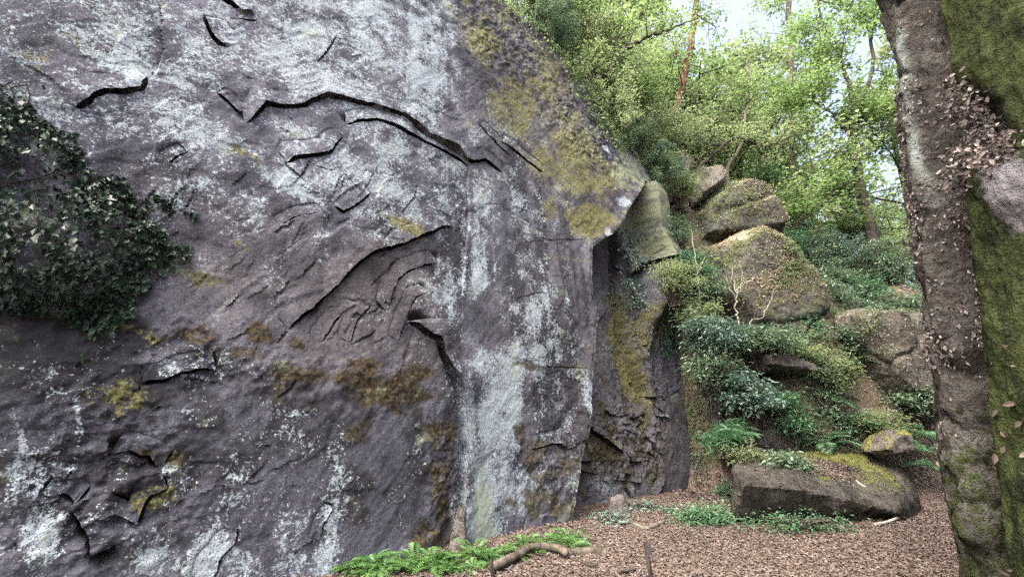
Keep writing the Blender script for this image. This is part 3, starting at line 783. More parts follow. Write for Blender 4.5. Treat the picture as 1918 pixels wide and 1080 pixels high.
slab = rock('rock_slab', [P(1372, 968, 7.55), P(1520, 970, 7.65), P(1668, 966, 7.8), P(1388, 900, 7.25), P(1525, 922, 7.35), P(1666, 954, 7.55),
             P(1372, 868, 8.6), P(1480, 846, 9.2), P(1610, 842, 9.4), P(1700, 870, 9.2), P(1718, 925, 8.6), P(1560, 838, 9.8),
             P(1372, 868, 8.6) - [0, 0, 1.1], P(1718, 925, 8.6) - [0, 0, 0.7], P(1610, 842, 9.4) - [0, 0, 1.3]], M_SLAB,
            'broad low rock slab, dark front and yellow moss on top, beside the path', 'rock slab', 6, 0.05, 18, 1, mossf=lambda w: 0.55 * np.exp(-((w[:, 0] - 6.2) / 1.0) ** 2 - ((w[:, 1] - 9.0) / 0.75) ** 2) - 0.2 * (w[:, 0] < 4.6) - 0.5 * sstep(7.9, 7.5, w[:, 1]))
rock('mossy_rock', sil([(1622, 846), (1640, 822), (1664, 803), (1692, 805), (1700, 826), (1696, 848), (1650, 856)], 8.9, 0.3, 0.4, 0.65), M_MOSSY,
     'small pointed rock capped with yellow moss behind the low slab', 'rock', 5, 0.05, 14, 2)
rock('boulder', sil([(1562, 592), (1600, 577), (1665, 590), (1762, 596), (1800, 640), (1790, 720), (1730, 756), (1655, 756), (1604, 694), (1572, 640)], 10.1, 0.7, 1.4, 0.78), M_BIG,
     'large brown boulder overhanging ferns, behind the leaf covered outcrop', 'boulder', 6, 0.04, 14, 3)
rock('boulder', sil([(1280, 352), (1300, 322), (1344, 312), (1360, 330), (1354, 348), (1318, 372), (1298, 388)], 11.6, 0.45, 0.8, 0.7), M_BOULDER,
     'angular grey block perched above the leafy rocks at the end of the cliff', 'boulder', 5, 0.03, 20, 4)
rock('boulder', sil([(1284, 470), (1292, 410), (1330, 372), (1372, 342), (1420, 362), (1462, 438), (1452, 452), (1410, 425), (1340, 468)], 11.8, 0.9, 1.8, 0.75), M_LITTERED,
     'peaked rock strewn with tan litter under the angular grey block', 'boulder', 6, 0.05, 10, 5)
rock('boulder', sil([(1318, 470), (1396, 424), (1440, 446), (1506, 516), (1548, 600), (1500, 640), (1380, 640), (1318, 570)], 11.0, 0.9, 2.0, 0.72), M_LITTERED,
     'broad cone shaped rock with tan litter behind the bare sapling', 'boulder', 6, 0.05, 10, 6)
rock('rock_ledge', sil([(1395, 672), (1440, 664), (1502, 690), (1500, 702), (1408, 690)], 9.9, 0.7, 0.9, 0.9), M_DARKROCK,
     'flat overhanging rock ledge above a black gap in the shrubs', 'rock', 5, 0.04, 20, 7)
rock('boulder', sil([(1410, 712), (1470, 705), (1500, 720), (1505, 760), (1420, 755)], 10.3, 0.3, 0.6, 0.8), M_DARKROCK,
     'dark rock face in the gap under the flat ledge', 'boulder', 5, 0.05, 16, 8)
rock('boulder', sil([(1330, 760), (1365, 715), (1440, 735), (1478, 770), (1494, 850), (1440, 880), (1345, 860)], 9.9, 0.45, 0.8, 0.75), M_DARKROCK,
     'dark low rock under hanging creepers between cliff and slab', 'boulder', 6, 0.05, 12, 9)
rock('boulder', sil([(1460, 790), (1500, 770), (1560, 800), (1570, 840), (1500, 850)], 10.0, 0.3, 0.6, 0.75), M_BOULDER,
     'brownish rock half buried in litter above the mossy slab', 'boulder', 5, 0.06, 12, 10)
rock('rock_block', sil([(1140, 965), (1142, 930), (1166, 925), (1182, 960), (1180, 978)], 7.8, 0.12, 0.2, 0.8), M_DARKROCK,
     'small upright stone block against the foot of the cliff', 'rock', 4, 0.05, 16, 11)
rock('boulder', sil([(1418, 612), (1440, 590), (1480, 596), (1508, 612), (1500, 630), (1430, 630)], 10.6, 0.4, 0.6, 0.8), M_BOULDER,
     'cracked grey rock behind the foot of the bare sapling', 'boulder', 5, 0.06, 18, 12)
rock('boulder', sil([(1240, 300), (1262, 282), (1290, 300), (1285, 345), (1262, 360)], 12.0, 0.4, 0.8, 0.8), M_BOULDER,
     'rounded grey rock between the cliff ridge and the angular block', 'boulder', 5, 0.05, 10, 13)
rock('boulder', sil([(1420, 460), (1460, 440), (1470, 470), (1440, 480)], 12.4, 0.4, 0.7, 0.8), M_MOSSY,
     'small mossy rock at the shoulder of the two peaked rocks', 'boulder', 4, 0.05, 12, 14)
rock('rock_block', sil([(848, 985), (858, 945), (872, 950), (878, 1000), (874, 1045), (836, 1045)], 6.05, 0.16, 0.3, 0.8), M_DARKROCK,
     'broken block wedged in the corner at the foot of the pillar', 'rock', 4, 0.06, 14, 15)

# ------------------------------------------------------------------ the near outcrop on the right
def mat_outcrop():
    k = NT('outcrop_rock')
    p = k.opos
    n1 = k.noise(p, 3.0, 5, 0.65); n2 = k.noise(p, 17, 5, 0.7); n3 = k.noise(p, 70, 3, 0.6)
    rib = k.noise(k.vmul(p, (7, 7, 2.2)), 1.0, 4, 0.6)
    col = k.mix(k.rng(n1, 0.35, 0.65), (0.038, 0.035, 0.031), (0.088, 0.082, 0.073))
    col = k.mix(k.rng(n2, 0.44, 0.62, 0, 0.85), col, (0.030, 0.024, 0.021))
    col = k.mix(k.attr('pale'), col, k.mix(n2, (0.176, 0.202, 0.182), (0.273, 0.299, 0.273)))
    col = k.mix(k.attr('bare'), col, k.mix(k.rng(k.noise(k.vmul(p, (3, 3, 9)), 1.0, 5, 0.6), 0.3, 0.7), (0.098, 0.091, 0.094), (0.195, 0.185, 0.192)))
    mm = k.rng(k.math('ADD', k.attr('moss'), k.math('MULTIPLY', k.math('SUBTRACT', n2, 0.5), 1.5)), 0.35, 0.65)
    mc = k.mix(k.rng(k.math('ADD', rib, k.math('MULTIPLY', k.math('SUBTRACT', n3, 0.5), 0.5)), 0.38, 0.62), (0.008, 0.011, 0.005), (0.040, 0.050, 0.018))
    mc = k.mix(k.rng(n1, 0.48, 0.7, 0, 0.6), mc, (0.038, 0.050, 0.014))
    col = k.mix(k.math('MULTIPLY', mm, 0.94), col, mc)
    h = k.math('ADD', k.math('MULTIPLY', n2, 0.7), k.math('ADD', k.math('MULTIPLY', n3, 0.25), k.math('MULTIPLY', rib, 0.7)))
    return k.done(col, 0.93, k.bump(h, 1.0, 0.09), 0.03)

def pol(az, d):
    return np.array([d * math.sin(math.radians(az)), d * math.cos(math.radians(az))])
oc_c = pol(62, 6.9)
def oc_poly(h):
    """outline of the outcrop at a height: leaning to the right as it rises"""
    t = h / 6.8
    return np.array([pol(42.4 + 6.2 * t - 2.6 * max(0, 1 - 4.5 * t) ** 1.5, 5.2 + 0.3 * t), pol(44.0 + 7.0 * t - 1.6 * max(0, 1 - 4.5 * t), 4.55 + 0.2 * t), pol(50 + 8 * t, 4.45 - 0.2 * t), pol(70, 4.0), pol(95, 5.2), pol(88, 9.0), pol(66, 10.2), pol(50 + 4 * t, 8.6)])
phis = np.concatenate([np.linspace(-200, -122, 20, endpoint=False), np.linspace(-122, -60, 30, endpoint=False)])
def oc_dist(phi, h):
    poly = oc_poly(h) - oc_c
    d = np.stack([np.cos(phi), np.sin(phi)], -1)
    inv = np.zeros_like(phi)
    e = np.roll(poly, -1, 0) - poly
    n = np.stack([e[:, 1], -e[:, 0]], -1); n /= np.linalg.norm(n, axis=1)[:, None]
    dd = (n * poly).sum(1)
    n = n * np.sign(dd)[:, None]; dd = np.abs(dd)
    inv = (np.clip(d @ n.T, 1e-4, None) / dd) ** 26
    return 1 / inv.sum(1) ** (1 / 26)
a0 = math.atan2(*(pol(43, 5.5) - oc_c)[::-1]); a1 = math.atan2(*(pol(62, 4.2) - oc_c)[::-1])
if a0 < 0: a0 += 2 * math.pi
if a1 < 0: a1 += 2 * math.pi
PH = np.concatenate([np.linspace(a0 - 0.25, a1 + 0.10, 230), np.linspace(a1 + 0.12, a0 - 0.27 + 2 * math.pi, 60), [a0 - 0.25 + 2 * math.pi]])
HZ = dens_axis([(-0.3, 0.022), (7.0, 0.028), (9.0, 0.2)])
R_ = np.stack([oc_dist(PH, h) for h in HZ], 1)
dirs = np.stack([np.cos(PH), np.sin(PH)], -1)
base = np.concatenate([oc_c + dirs[:, None, :] * R_[..., None], np.broadcast_to(HZ[None, :, None], R_.shape + (1,))], -1)
qx, qy = proj(base)
D = 0.05 * fbm(base, 0.55, 2, off=201) + 0.015 * fbm(base, 1.9, 4, 0.6, off=211) + 0.040 * fbm(base * np.array([1, 1, 0.40]), 7, 5, 0.72, off=221) + 0.05 * np.clip(1 - 6 * np.abs(fbm(base, 1.6, 3, 0.55, off=226)), 0, 1) * -1 * (qx < np.interp(qy, [-40, 330, 600, 1120], [1728, 1785, 1812, 1855]))
vis = (base[..., 1] > 1.0)
def band(pts, wid):
    """closeness to a line drawn down the rock"""
    pts = np.array(pts, float)
    d, side, t = poly_dist(qx, qy, pts)
    return np.exp(-(d / wid) ** 2) * vis
def spot(x, y, rx, ry, ang=0):
    a = math.radians(ang)
    u = (qx - x) * math.cos(a) + (qy - y) * math.sin(a); v = -(qx - x) * math.sin(a) + (qy - y) * math.cos(a)
    return np.exp(-((u / rx) ** 2 + (v / ry) ** 2) ** 1.5) * vis
crease = [(1728, -40), (1745, 60), (1772, 190), (1785, 330), (1795, 480), (1812, 600), (1830, 800), (1855, 1120)]
D -= 0.16 * band(crease, 16)
D += 0.10 * band([(1690, 0), (1715, 200), (1745, 400), (1770, 600), (1790, 800), (1815, 1000)], 22)
D -= 0.20 * spot(1838, 240, 46, 75, -25)                # hollow where leaves gather
D -= 0.14 * spot(1808, 690, 22, 34)
D += 0.04 * spot(1905, 370, 60, 80, -30)                # bare bulge
D += 0.12 * spot(1790, 215, 16, 50, -20)
D -= 0.12 * band([(1655, -20), (1665, 60), (1672, 160)], 8)
moss_o = sstep(-14, 26, qx - np.interp(qy, [p_[1] for p_ in crease], [p_[0] for p_ in crease])) * vis
moss_o = np.clip(moss_o * (0.75 + 0.25 * fbm(base, 0.8, 3, off=231)) + 0.10 - 0.85 * spot(1905, 360, 52, 72, -30) - 0.75 * spot(1838, 240, 45, 75, -25), 0, 1)
moss_o = np.clip(moss_o + 0.42 * sstep(640, 900, qy) * vis, 0, 1)
moss_o = np.maximum(moss_o, np.where(vis, 0.0, 0.6))
bare_o = np.clip(1.3 * spot(1905, 360, 50, 70, -30) * (0.9 + 0.4 * fbm(base, 3, 3, off=241)) + 0.4 * spot(1870, 1020, 20, 60), 0, 1)
pale_o = np.clip(band([(1700, 60), (1722, 200), (1742, 300), (1760, 380)], 8) * (0.8 + 0.8 * fbm(base, 4, 3, off=251)), 0, 1) * 0.8
Vo = base.copy()
Vo[..., :2] += dirs[:, None, :] * D[..., None]
# close the top with a cap that draws together
me = np_mesh('rock_outcrop', Vo.reshape(-1, 3), grid_faces(len(PH), len(HZ)), True, dict(moss=moss_o.ravel(), bare=bare_o.ravel(), pale=pale_o.ravel()), [mat_outcrop()], sharp=36)
outcrop = tag(obj('rock_outcrop', me), 'tall leaning mossy rock outcrop standing close at the right of the path', 'rock outcrop')
top = np.concatenate([Vo[:, -1], [np.append(oc_c, 9.9)]])
n_ = len(PH)
obj('outcrop_top', np_mesh('outcrop_top', top, np.array([[i, (i + 1) % n_, n_] for i in range(n_ - 1)]), True, None, [M_MOSSY]), outcrop)

# ------------------------------------------------------------------ leaves, twigs and stems
def leaf_mesh(name, C, D_, N_, L, Wd, mat, rnd=None, curl=0.25, fine=False):
    """one folded blade per row: base point C, direction D_, face normal N_, length L, width Wd"""
    C = np.asarray(C, np.float32); n = len(C)
    D_ = D_ / (np.linalg.norm(D_, axis=1)[:, None] + 1e-9)
    S_ = np.cross(D_, N_); S_ /= np.linalg.norm(S_, axis=1)[:, None] + 1e-9
    N2 = np.cross(S_, D_)
    L = np.broadcast_to(L, (n,))[:, None]; Wd = np.broadcast_to(Wd, (n,))[:, None]
    rnd = np.random.RandomState(n).rand(n) if rnd is None else rnd
    if fine:
        cu = curl * np.random.RandomState(n + 1).uniform(0.2, 2.0, (n, 1))
        def at(t, w, lift): return C + D_ * L * t + S_ * Wd * w + N2 * L * cu * lift
        V = np.stack([at(0, 0, 0), at(.22, .40, .18), at(.60, .46, .30), at(1, 0, .05), at(.60, -.46, .30), at(.22, -.40, .18), at(.25, 0, -.05), at(.62, 0, -.02)], 1)
        o = (np.arange(n) * 8)[:, None]
        F = np.concatenate([o + np.array(t_) for t_ in ((0, 1, 6), (1, 2, 7), (1, 7, 6), (2, 3, 7), (0, 6, 5), (6, 7, 4), (6, 4, 5), (7, 3, 4))])
        return np_mesh(name, V.reshape(-1, 3), F, False, dict(rnd=np.repeat(rnd, 8)), [mat])
    V = np.stack([C, C + D_ * L * 0.45 + S_ * Wd * 0.5 + N2 * L * curl * 0.4, C + D_ * L - N2 * L * curl * 0.3, C + D_ * L * 0.45 - S_ * Wd * 0.5 + N2 * L * curl * 0.4], 1)
    F = np.arange(n * 4).reshape(n, 4)
    F = np.concatenate([F[:, [0, 1, 2]], F[:, [0, 2, 3]]])
    rnd = np.random.RandomState(n).rand(n) if rnd is None else rnd
    return np_mesh(name, V.reshape(-1, 3), F, False, dict(rnd=np.repeat(rnd, 4)), [mat])

class MB:
    """collects tubes into one mesh"""
    def __init__(self): self.v, self.f, self.n = [], [], 0
    def tube(self, path, radii, k=6):
        path = np.asarray(path, float); m = len(path)
        tan = np.gradient(path, axis=0); tan /= np.linalg.norm(tan, axis=1)[:, None] + 1e-9
        ref = np.array([0.13, 0.21, 0.97]) if abs(tan[0][2]) < 0.8 else np.array([0.97, 0.2, 0.1])
        a = np.cross(tan, ref); a /= np.linalg.norm(a, axis=1)[:, None] + 1e-9
        b = np.cross(tan, a)
        ang = np.arange(k) * 2 * math.pi / k
        ring = path[:, None] + np.asarray(radii, float)[:, None, None] * (np.cos(ang)[None, :, None] * a[:, None] + np.sin(ang)[None, :, None] * b[:, None])
        self.v.append(ring.reshape(-1, 3))
        i, j = np.meshgrid(np.arange(m - 1), np.arange(k), indexing='ij')
        q = self.n + np.stack([i * k + j, i * k + (j + 1) % k, (i + 1) * k + (j + 1) % k, (i + 1) * k + j], -1).reshape(-1, 4)
        self.f.append(q)
        self.n += m * k
    def mesh(self, name, mat):
        return np_mesh(name, np.concatenate(self.v), np.concatenate(self.f), True, None, [mat])

def unit(v):
    v = np.asarray(v, float)
    return v / (np.linalg.norm(v) + 1e-9)

def smooth_path(pts, n=4):
    pts = np.asarray(pts, float)
    t = np.arange(len(pts)); tt = np.linspace(0, len(pts) - 1, (len(pts) - 1) * n + 1)
    out = []
    for x in tt:
        i = int(min(x, len(pts) - 2)); f = x - i
        p0, p1, p2, p3 = pts[max(i - 1, 0)], pts[i], pts[i + 1], pts[min(i + 2, len(pts) - 1)]
        out.append(0.5 * ((2 * p1) + (-p0 + p2) * f + (2 * p0 - 5 * p1 + 4 * p2 - p3) * f * f + (-p0 + 3 * p1 - 3 * p2 + p3) * f ** 3))
    return np.array(out)

def grow(mb, anchors, p, d, length, rad, depth, R, kids=4, wob=0.35, up=0.12, spread=0.9, k=5):
    """a branch that wanders and carries smaller ones; the last ones carry leaves"""
    n = max(3, int(4 + length * 2))
    path = [np.array(p, float)]; d = unit(d)
    for i in range(n):
        d = unit(d + np.array([R.gauss(0, wob), R.gauss(0, wob), R.gauss(0, wob) + up]) * (0.9 / n ** 0.5))
        path.append(path[-1] + d * length / n)
    path = np.array(path)
    mb.tube(path, np.linspace(rad, rad * 0.35, n + 1), k)
    if depth == 0:
        for q in path[max(1, n // 3):]: anchors.append((q, d))
        return
    for c in range(kids):
        i = int((0.25 + 0.75 * (c + R.random()) / kids) * n); i = min(max(i, 1), n)
        side = unit(np.cross(d, [R.gauss(0, 1), R.gauss(0, 1), R.gauss(0, 1)]))
        grow(mb, anchors, path[i], unit(d * 0.55 + side * spread), length * R.uniform(0.45, 0.68), rad * 0.5, depth - 1, R, kids, wob, up * 0.5, spread, max(3, k - 1))

def foliage(name, anchors, per, radius, flat, leaf, width, mat, seed, droop=0.2):
    rs = np.random.RandomState(seed)
    A = np.array([a for a, _ in anchors])
    C = np.repeat(A, per, 0)
    n = len(C)
    off = rs.normal(0, 1, (n, 3)); off /= np.linalg.norm(off, axis=1)[:, None]; off *= rs.rand(n, 1) ** 0.5 * radius
    off[:, 2] *= flat
    D_ = rs.normal(0, 1, (n, 3)) * [1, 1, 0.35] + off / radius * 0.8 - [0, 0, droop]
    N_ = rs.normal(0, 0.38, (n, 3)) + [0, 0, 1]
    cl = np.repeat(rs.rand(len(A)), per)
    rnd = np.clip(0.55 * cl + 0.45 * rs.rand(n), 0, 1)
    s = rs.uniform(0.65, 1.25, n)
    return leaf_mesh(name, C + off, D_, N_, leaf * s, width * s, mat, rnd)

L_DEAD = mat_leaf('dead_leaf', (0.078, 0.060, 0.050), (0.195, 0.158, 0.138), 0.0, 0.8, 0.08)
L_DEADDARK = mat_leaf('dead_leaf_dark', (0.034, 0.027, 0.024), (0.250, 0.215, 0.192), 0.0, 0.8, 0.2)
def litter(name, X, Y, seed, size=0.075, mat=L_DEAD, zoff=0.012, tilt=0.35, zf=terr):
    rs = np.random.RandomState(seed)
    n = len(X)
    C = np.stack([X, Y, zf(X, Y) + zoff * rs.rand(n) * 2], -1)
    a = rs.rand(n) * 6.283
    e = 0.06
    gxn = (zf(X + e, Y) - zf(X - e, Y)) / (2 * e); gyn = (zf(X, Y + e) - zf(X, Y - e)) / (2 * e)
    N_ = np.stack([-gxn, -gyn, np.ones(n)], -1) + rs.normal(0, tilt, (n, 3))
    D_ = np.stack([np.cos(a), np.sin(a), gxn * np.cos(a) + gyn * np.sin(a)], -1)
    s = rs.uniform(0.6, 1.3, n)
    return leaf_mesh(name, C, D_, N_, size * s, size * 0.6 * s, mat, rs.rand(n) ** 1.3, 0.35)
rs = np.random.RandomState(5)
X = rs.uniform(-2.5, 8.5, 75000); Y = rs.uniform(3.6, 10.2, 75000)
b_ = (X - P0[0]) * NB[0] + (Y - P0[1]) * NB[1]
keep = (b_ < 0.25) & (np.abs(X) < Y * 1.25 + 0.4)
litter_o = obj('leaf_litter', litter('leaf_litter', X[keep], Y[keep], 6, 0.046))
tag(litter_o, 'brown fallen leaves covering the path below the cliff', 'leaves', kind='stuff')
X = rs.uniform(3.5, 16, 26000); Y = rs.uniform(9.2, 16.5, 26000)
lo2 = obj('leaf_litter', litter('leaf_litter_slope', X, Y, 8, 0.11))
tag(lo2, 'dead leaves and litter lying over the wooded slope', 'leaves', kind='stuff')

def leaves_on(V, Nrm, count, seed, size, mat, name, weight, lift=0.02, hang=0.5, fine=False):
    """loose leaves caught on a rough surface"""
    rs = np.random.RandomState(seed)
    w = weight.ravel(); w = w / w.sum()
    idx = rs.choice(len(w), count, p=w)
    C = V.reshape(-1, 3)[idx] + Nrm.reshape(-1, 3)[idx] * rs.rand(count, 1) * lift + rs.normal(0, 0.012, (count, 3))
    D_ = rs.normal(0, 1, (count, 3)) - [0, 0, hang]
    nn = Nrm.reshape(-1, 3)[idx]
    D_ = D_ - nn * (D_ * nn).sum(1)[:, None] * 0.75
    N_ = nn + rs.normal(0, 0.5, (count, 3))
    s = rs.uniform(0.5, 1.2, count)
    return leaf_mesh(name, C, D_, N_, size * s, size * 0.55 * s, mat, rs.rand(count) ** 2.2, 0.3, fine)
on = np.concatenate([np.broadcast_to(dirs[:, None, :], Vo.shape[:2] + (2,)), np.zeros(Vo.shape[:2] + (1,))], -1)
pxa = np.abs(np.gradient(qx, axis=0) * np.gradient(qy, axis=1)) * vis          # even cover as it lies on the rock's face
clump = pxa * sstep(-0.1, 0.4, fbm(base, 2.8, 3, off=261)) + 0.05 * pxa
strip = band([(1700, 20), (1722, 260), (1738, 420), (1760, 640), (1780, 820)], 32) * clump * np.interp(qy, [-50, 150, 350, 650, 760, 1000], [0.15, 0.6, 1.0, 1.0, 0.3, 0.06]) + 0.5 * band([(1790, 420), (1808, 560), (1815, 640)], 18) * clump
lf = obj('caught_leaves', leaves_on(Vo, on, 3600, 21, 0.036, L_DEADDARK, 'caught_leaves', strip + 1e-9, 0.02, fine=True), outcrop)
tag(lf, kind='stuff')
pile = pxa * (1.2 * spot(1822, 210, 26, 60, -20) + spot(1862, 285, 52, 34, -28) + 0.5 * spot(1815, 310, 26, 40))
lf = obj('leaf_pile', leaves_on(Vo, on, 1700, 22, 0.048, L_DEADDARK, 'leaf_pile', pile + 1e-9, 0.20, fine=True), outcrop)
tag(lf, 'heap of curled dead leaves lodged in the hollow', kind='stuff')
few = pxa * sstep(1830, 1850, qx) * sstep(560, 640, qy) * (qx < 1940)
lf = obj('stray_leaves', leaves_on(Vo, on, 60, 23, 0.07, L_DEAD, 'stray_leaves', few + 1e-9, 0.03, fine=True), outcrop)
tag(lf, kind='stuff')
# leaves lying on the slab's top
def slab_top(X, Y):
    return np.interp(Y, [7.3, 8.6, 9.6], [0.52, 0.86, 1.05]) - 0.06 * (X - 4.6)

# litter caught on the stones
def rock_litter(o, V, Nv, count, seed, size, lo=0.35, wf=None, mat=None):
    w = sstep(lo, lo + 0.3, Nv[:, 2]) * (0.15 + sstep(-0.2, 0.4, fbm(V, 1.3, 3, off=seed)))
    if wf is not None: w = w * wf(V)
    me = leaves_on(V - np.array(o.location), Nv, count, seed, size, mat or L_DEAD, 'litter', w + 1e-9, 0.03, 0.0)
    tag(obj('litter', me, o), kind='stuff')
L_TAN = mat_leaf('tan_litter', (0.154, 0.122, 0.081), (0.322, 0.273, 0.199), 0.0, 0.85, 0.15)
for (o, V, v), (cnt, lo, size, m) in zip(ROCKS, [(3600, 0.35, 0.045, L_DEAD), (12, 0.5, 0.06, L_DEAD), (260, -0.3, 0.06, L_TAN), (260, 0.0, 0.06, L_TAN), (5500, -0.45, 0.06, L_TAN), (9500, -0.6, 0.06, L_TAN), (260, 0.3, 0.08, L_DEAD), (0, 0, 0, None), (160, 0.3, 0.07, L_DEAD), (160, 0.2, 0.07, L_DEAD)]):
    if cnt: rock_litter(o, V, v, cnt, cnt, size, lo, (lambda w: 0.1 + (w[:, 0] < 5.2) + 0.6 * (w[:, 1] < 8.4)) if o is slab else None, m)

# ------------------------------------------------------------------ plants
B_DARK = mat_bark('dark_bark', (0.030, 0.025, 0.022), (0.075, 0.062, 0.052), 0.03)
B_GREY = mat_bark('grey_bark', (0.070, 0.060, 0.050), (0.165, 0.145, 0.120), 0.06)
B_PALE = mat_bark('pale_bark', (0.190, 0.165, 0.130), (0.340, 0.305, 0.250), 0.0)
B_RED = mat_bark('red_bark', (0.055, 0.034, 0.026), (0.150, 0.085, 0.058), 0.0)
B_LOG = mat_bark('log_bark', (0.040, 0.033, 0.026), (0.125, 0.105, 0.082), 0.06)
F_SUN = mat_leaf('sunny_leaf', (0.066, 0.112, 0.042), (0.180, 0.238, 0.092), 0.50)
F_MID = mat_leaf('maple_leaf', (0.062, 0.112, 0.038), (0.170, 0.240, 0.080), 0.48)
F_OLIVE = mat_leaf('olive_leaf', (0.095, 0.130, 0.060), (0.225, 0.265, 0.125), 0.48)
F_DEEP = mat_leaf('deep_leaf', (0.060, 0.105, 0.062), (0.165, 0.240, 0.135), 0.22, 0.45, 0.5)
F_BLUE = mat_leaf('blue_green_leaf', (0.052, 0.100, 0.074), (0.160, 0.240, 0.175), 0.18, 0.45, 0.5)
F_IVY = mat_leaf('ivy_leaf', (0.006, 0.014, 0.008), (0.022, 0.040, 0.022), 0.03, 0.34, 0.14)
F_FERN = mat_leaf('fern_leaf', (0.056, 0.130, 0.034), (0.130, 0.236, 0.068), 0.3, 0.5)
F_FERND = mat_leaf('dark_fern_leaf', (0.045, 0.115, 0.055), (0.115, 0.220, 0.105), 0.25, 0.5)
F_YEL = mat_leaf('yellow_leaf', (0.52, 0.44, 0.04), (0.66, 0.58, 0.10), 0.3)
F_RED = mat_leaf('reddish_leaf', (0.16, 0.085, 0.050), (0.30, 0.19, 0.11), 0.2)

def plant(name, loc, label, cat, parts, group=None):
    """parts: [(name, mesh)], meshes in world coordinates"""
    r = empty(name, loc)
    for pn, me in parts:
        me.transform(Matrix.Translation(-Vector(loc)))
        o = obj(pn, me, r)
        if pn in ('crown', 'leaves', 'foliage', 'stems'): o['kind'] = 'stuff'
    return tag(r, label, cat, group)

def px_path(pts, Y):
    """a stem through places of the photo at one distance (or a distance per point)"""
    return np.array([P(p[0], p[1], p[2] if len(p) > 2 else Y) for p in pts])

def px_tree(name, label, Y, stems, bark, leaf_mat, seed, twigs=10, tw_len=1.2, per=26, rad=0.45, leaf=0.10, width=0.06, depth=1, kids=4, cat='tree', tw_from=0.35, flat=0.45, up=0.15, sink=0.4, group=None, twr=0.022):
    """a tree whose trunk and limbs follow given lines: stems = [(points, r0, r1)]; the first one roots in the ground"""
    R = random.Random(seed)
    mb, anchors = MB(), []
    for i, (pts, r0, r1) in enumerate(stems):
        p = px_path(pts, Y)
        if i == 0:
            root = p[0].copy(); 
            z0 = min(float(terr(root[0], root[1])), root[2]) - 0.3
            z0 = max(z0, root[2] - 2.5)
            p = np.concatenate([[[root[0], root[1], min(z0, root[2] - sink)]], p])
        sp_ = smooth_path(p, 5)
        sp_[1:-1] += np.array([[R.gauss(0, 0.02) for _ in range(3)] for _ in sp_[1:-1]])
        rr = np.linspace(r0, r1, len(sp_)) * (1 + 0.5 * np.exp(-np.linspace(0, 9, len(sp_))) * (i == 0))
        mb.tube(sp_, rr, 9)
        n = int(twigs * (1.0 if len(stems) < 2 else 0.75))
        for t in range(n):
            q = int((tw_from + (1 - tw_from) * (t + R.random()) / n) * (len(sp_) - 1))
            d = unit([R.gauss(0, 1), R.gauss(0, 1), R.gauss(0.25, 0.45)])
            grow(mb, anchors, sp_[q], d, tw_len * R.uniform(0.6, 1.3), min(twr, rr[q] * 0.7), depth, R, kids, 0.4, up)
    parts = [('trunk', mb.mesh(name + '_trunk', bark))]
    if per and anchors: parts.append(('crown', foliage(name + '_crown', anchors, per, rad, flat, leaf, width, leaf_mat, seed)))
    loc = px_path(stems[0][0][:1], Y)[0]
    return plant(name, tuple(loc), label, cat, parts, group)

def gen_tree(seed, height, limbs, leaf_mat, bark, per=24, leaf=0.15, rad=0.6, first=0.3, r0=0.16, lim_len=0.34, lean_=0.05):
    """a free standing tree at the origin: (trunk mesh, crown mesh)"""
    R = random.Random(seed)
    mb, anchors = MB(), []
    n = 12
    p = [np.zeros(3) - [0, 0, 0.6]]; d = unit([R.gauss(0, lean_), R.gauss(0, lean_), 1])
    for i in range(n):
        d = unit(d + np.array([R.gauss(0, .06), R.gauss(0, .06), 0.05]))
        p.append(p[-1] + d * (height + .6) / n)
    p = smooth_path(np.array(p), 3)
    rr = np.linspace(r0, 0.03, len(p))
    mb.tube(p, rr, 8)
    for t in range(limbs):
        f = first + (1 - first) * (t + R.random()) / limbs
        q = int(f * (len(p) - 1))
        a = R.random() * 6.283
        L = height * lim_len * (1.15 - 0.75 * f) * R.uniform(0.7, 1.25)
        grow(mb, anchors, p[q], [math.cos(a), math.sin(a), R.uniform(0.1, 0.7)], L, rr[q] * 0.45, 2, R, 3, 0.3, 0.12)
    return mb.mesh('trunk', bark), foliage('crown', anchors, per, rad, 0.5, leaf, leaf * 0.6, leaf_mat, seed)

def place_tree(name, meshes, loc, rz, sc, label, group=None):
    r = empty(name, loc)
    r.rotation_euler = (0, 0, rz); r.scale = (sc, sc, sc)
    for pn, me in zip(('trunk', 'crown'), meshes):
        o = obj(pn, me, r)
        if pn == 'crown': o['kind'] = 'stuff'
    return tag(r, label, 'tree', group)

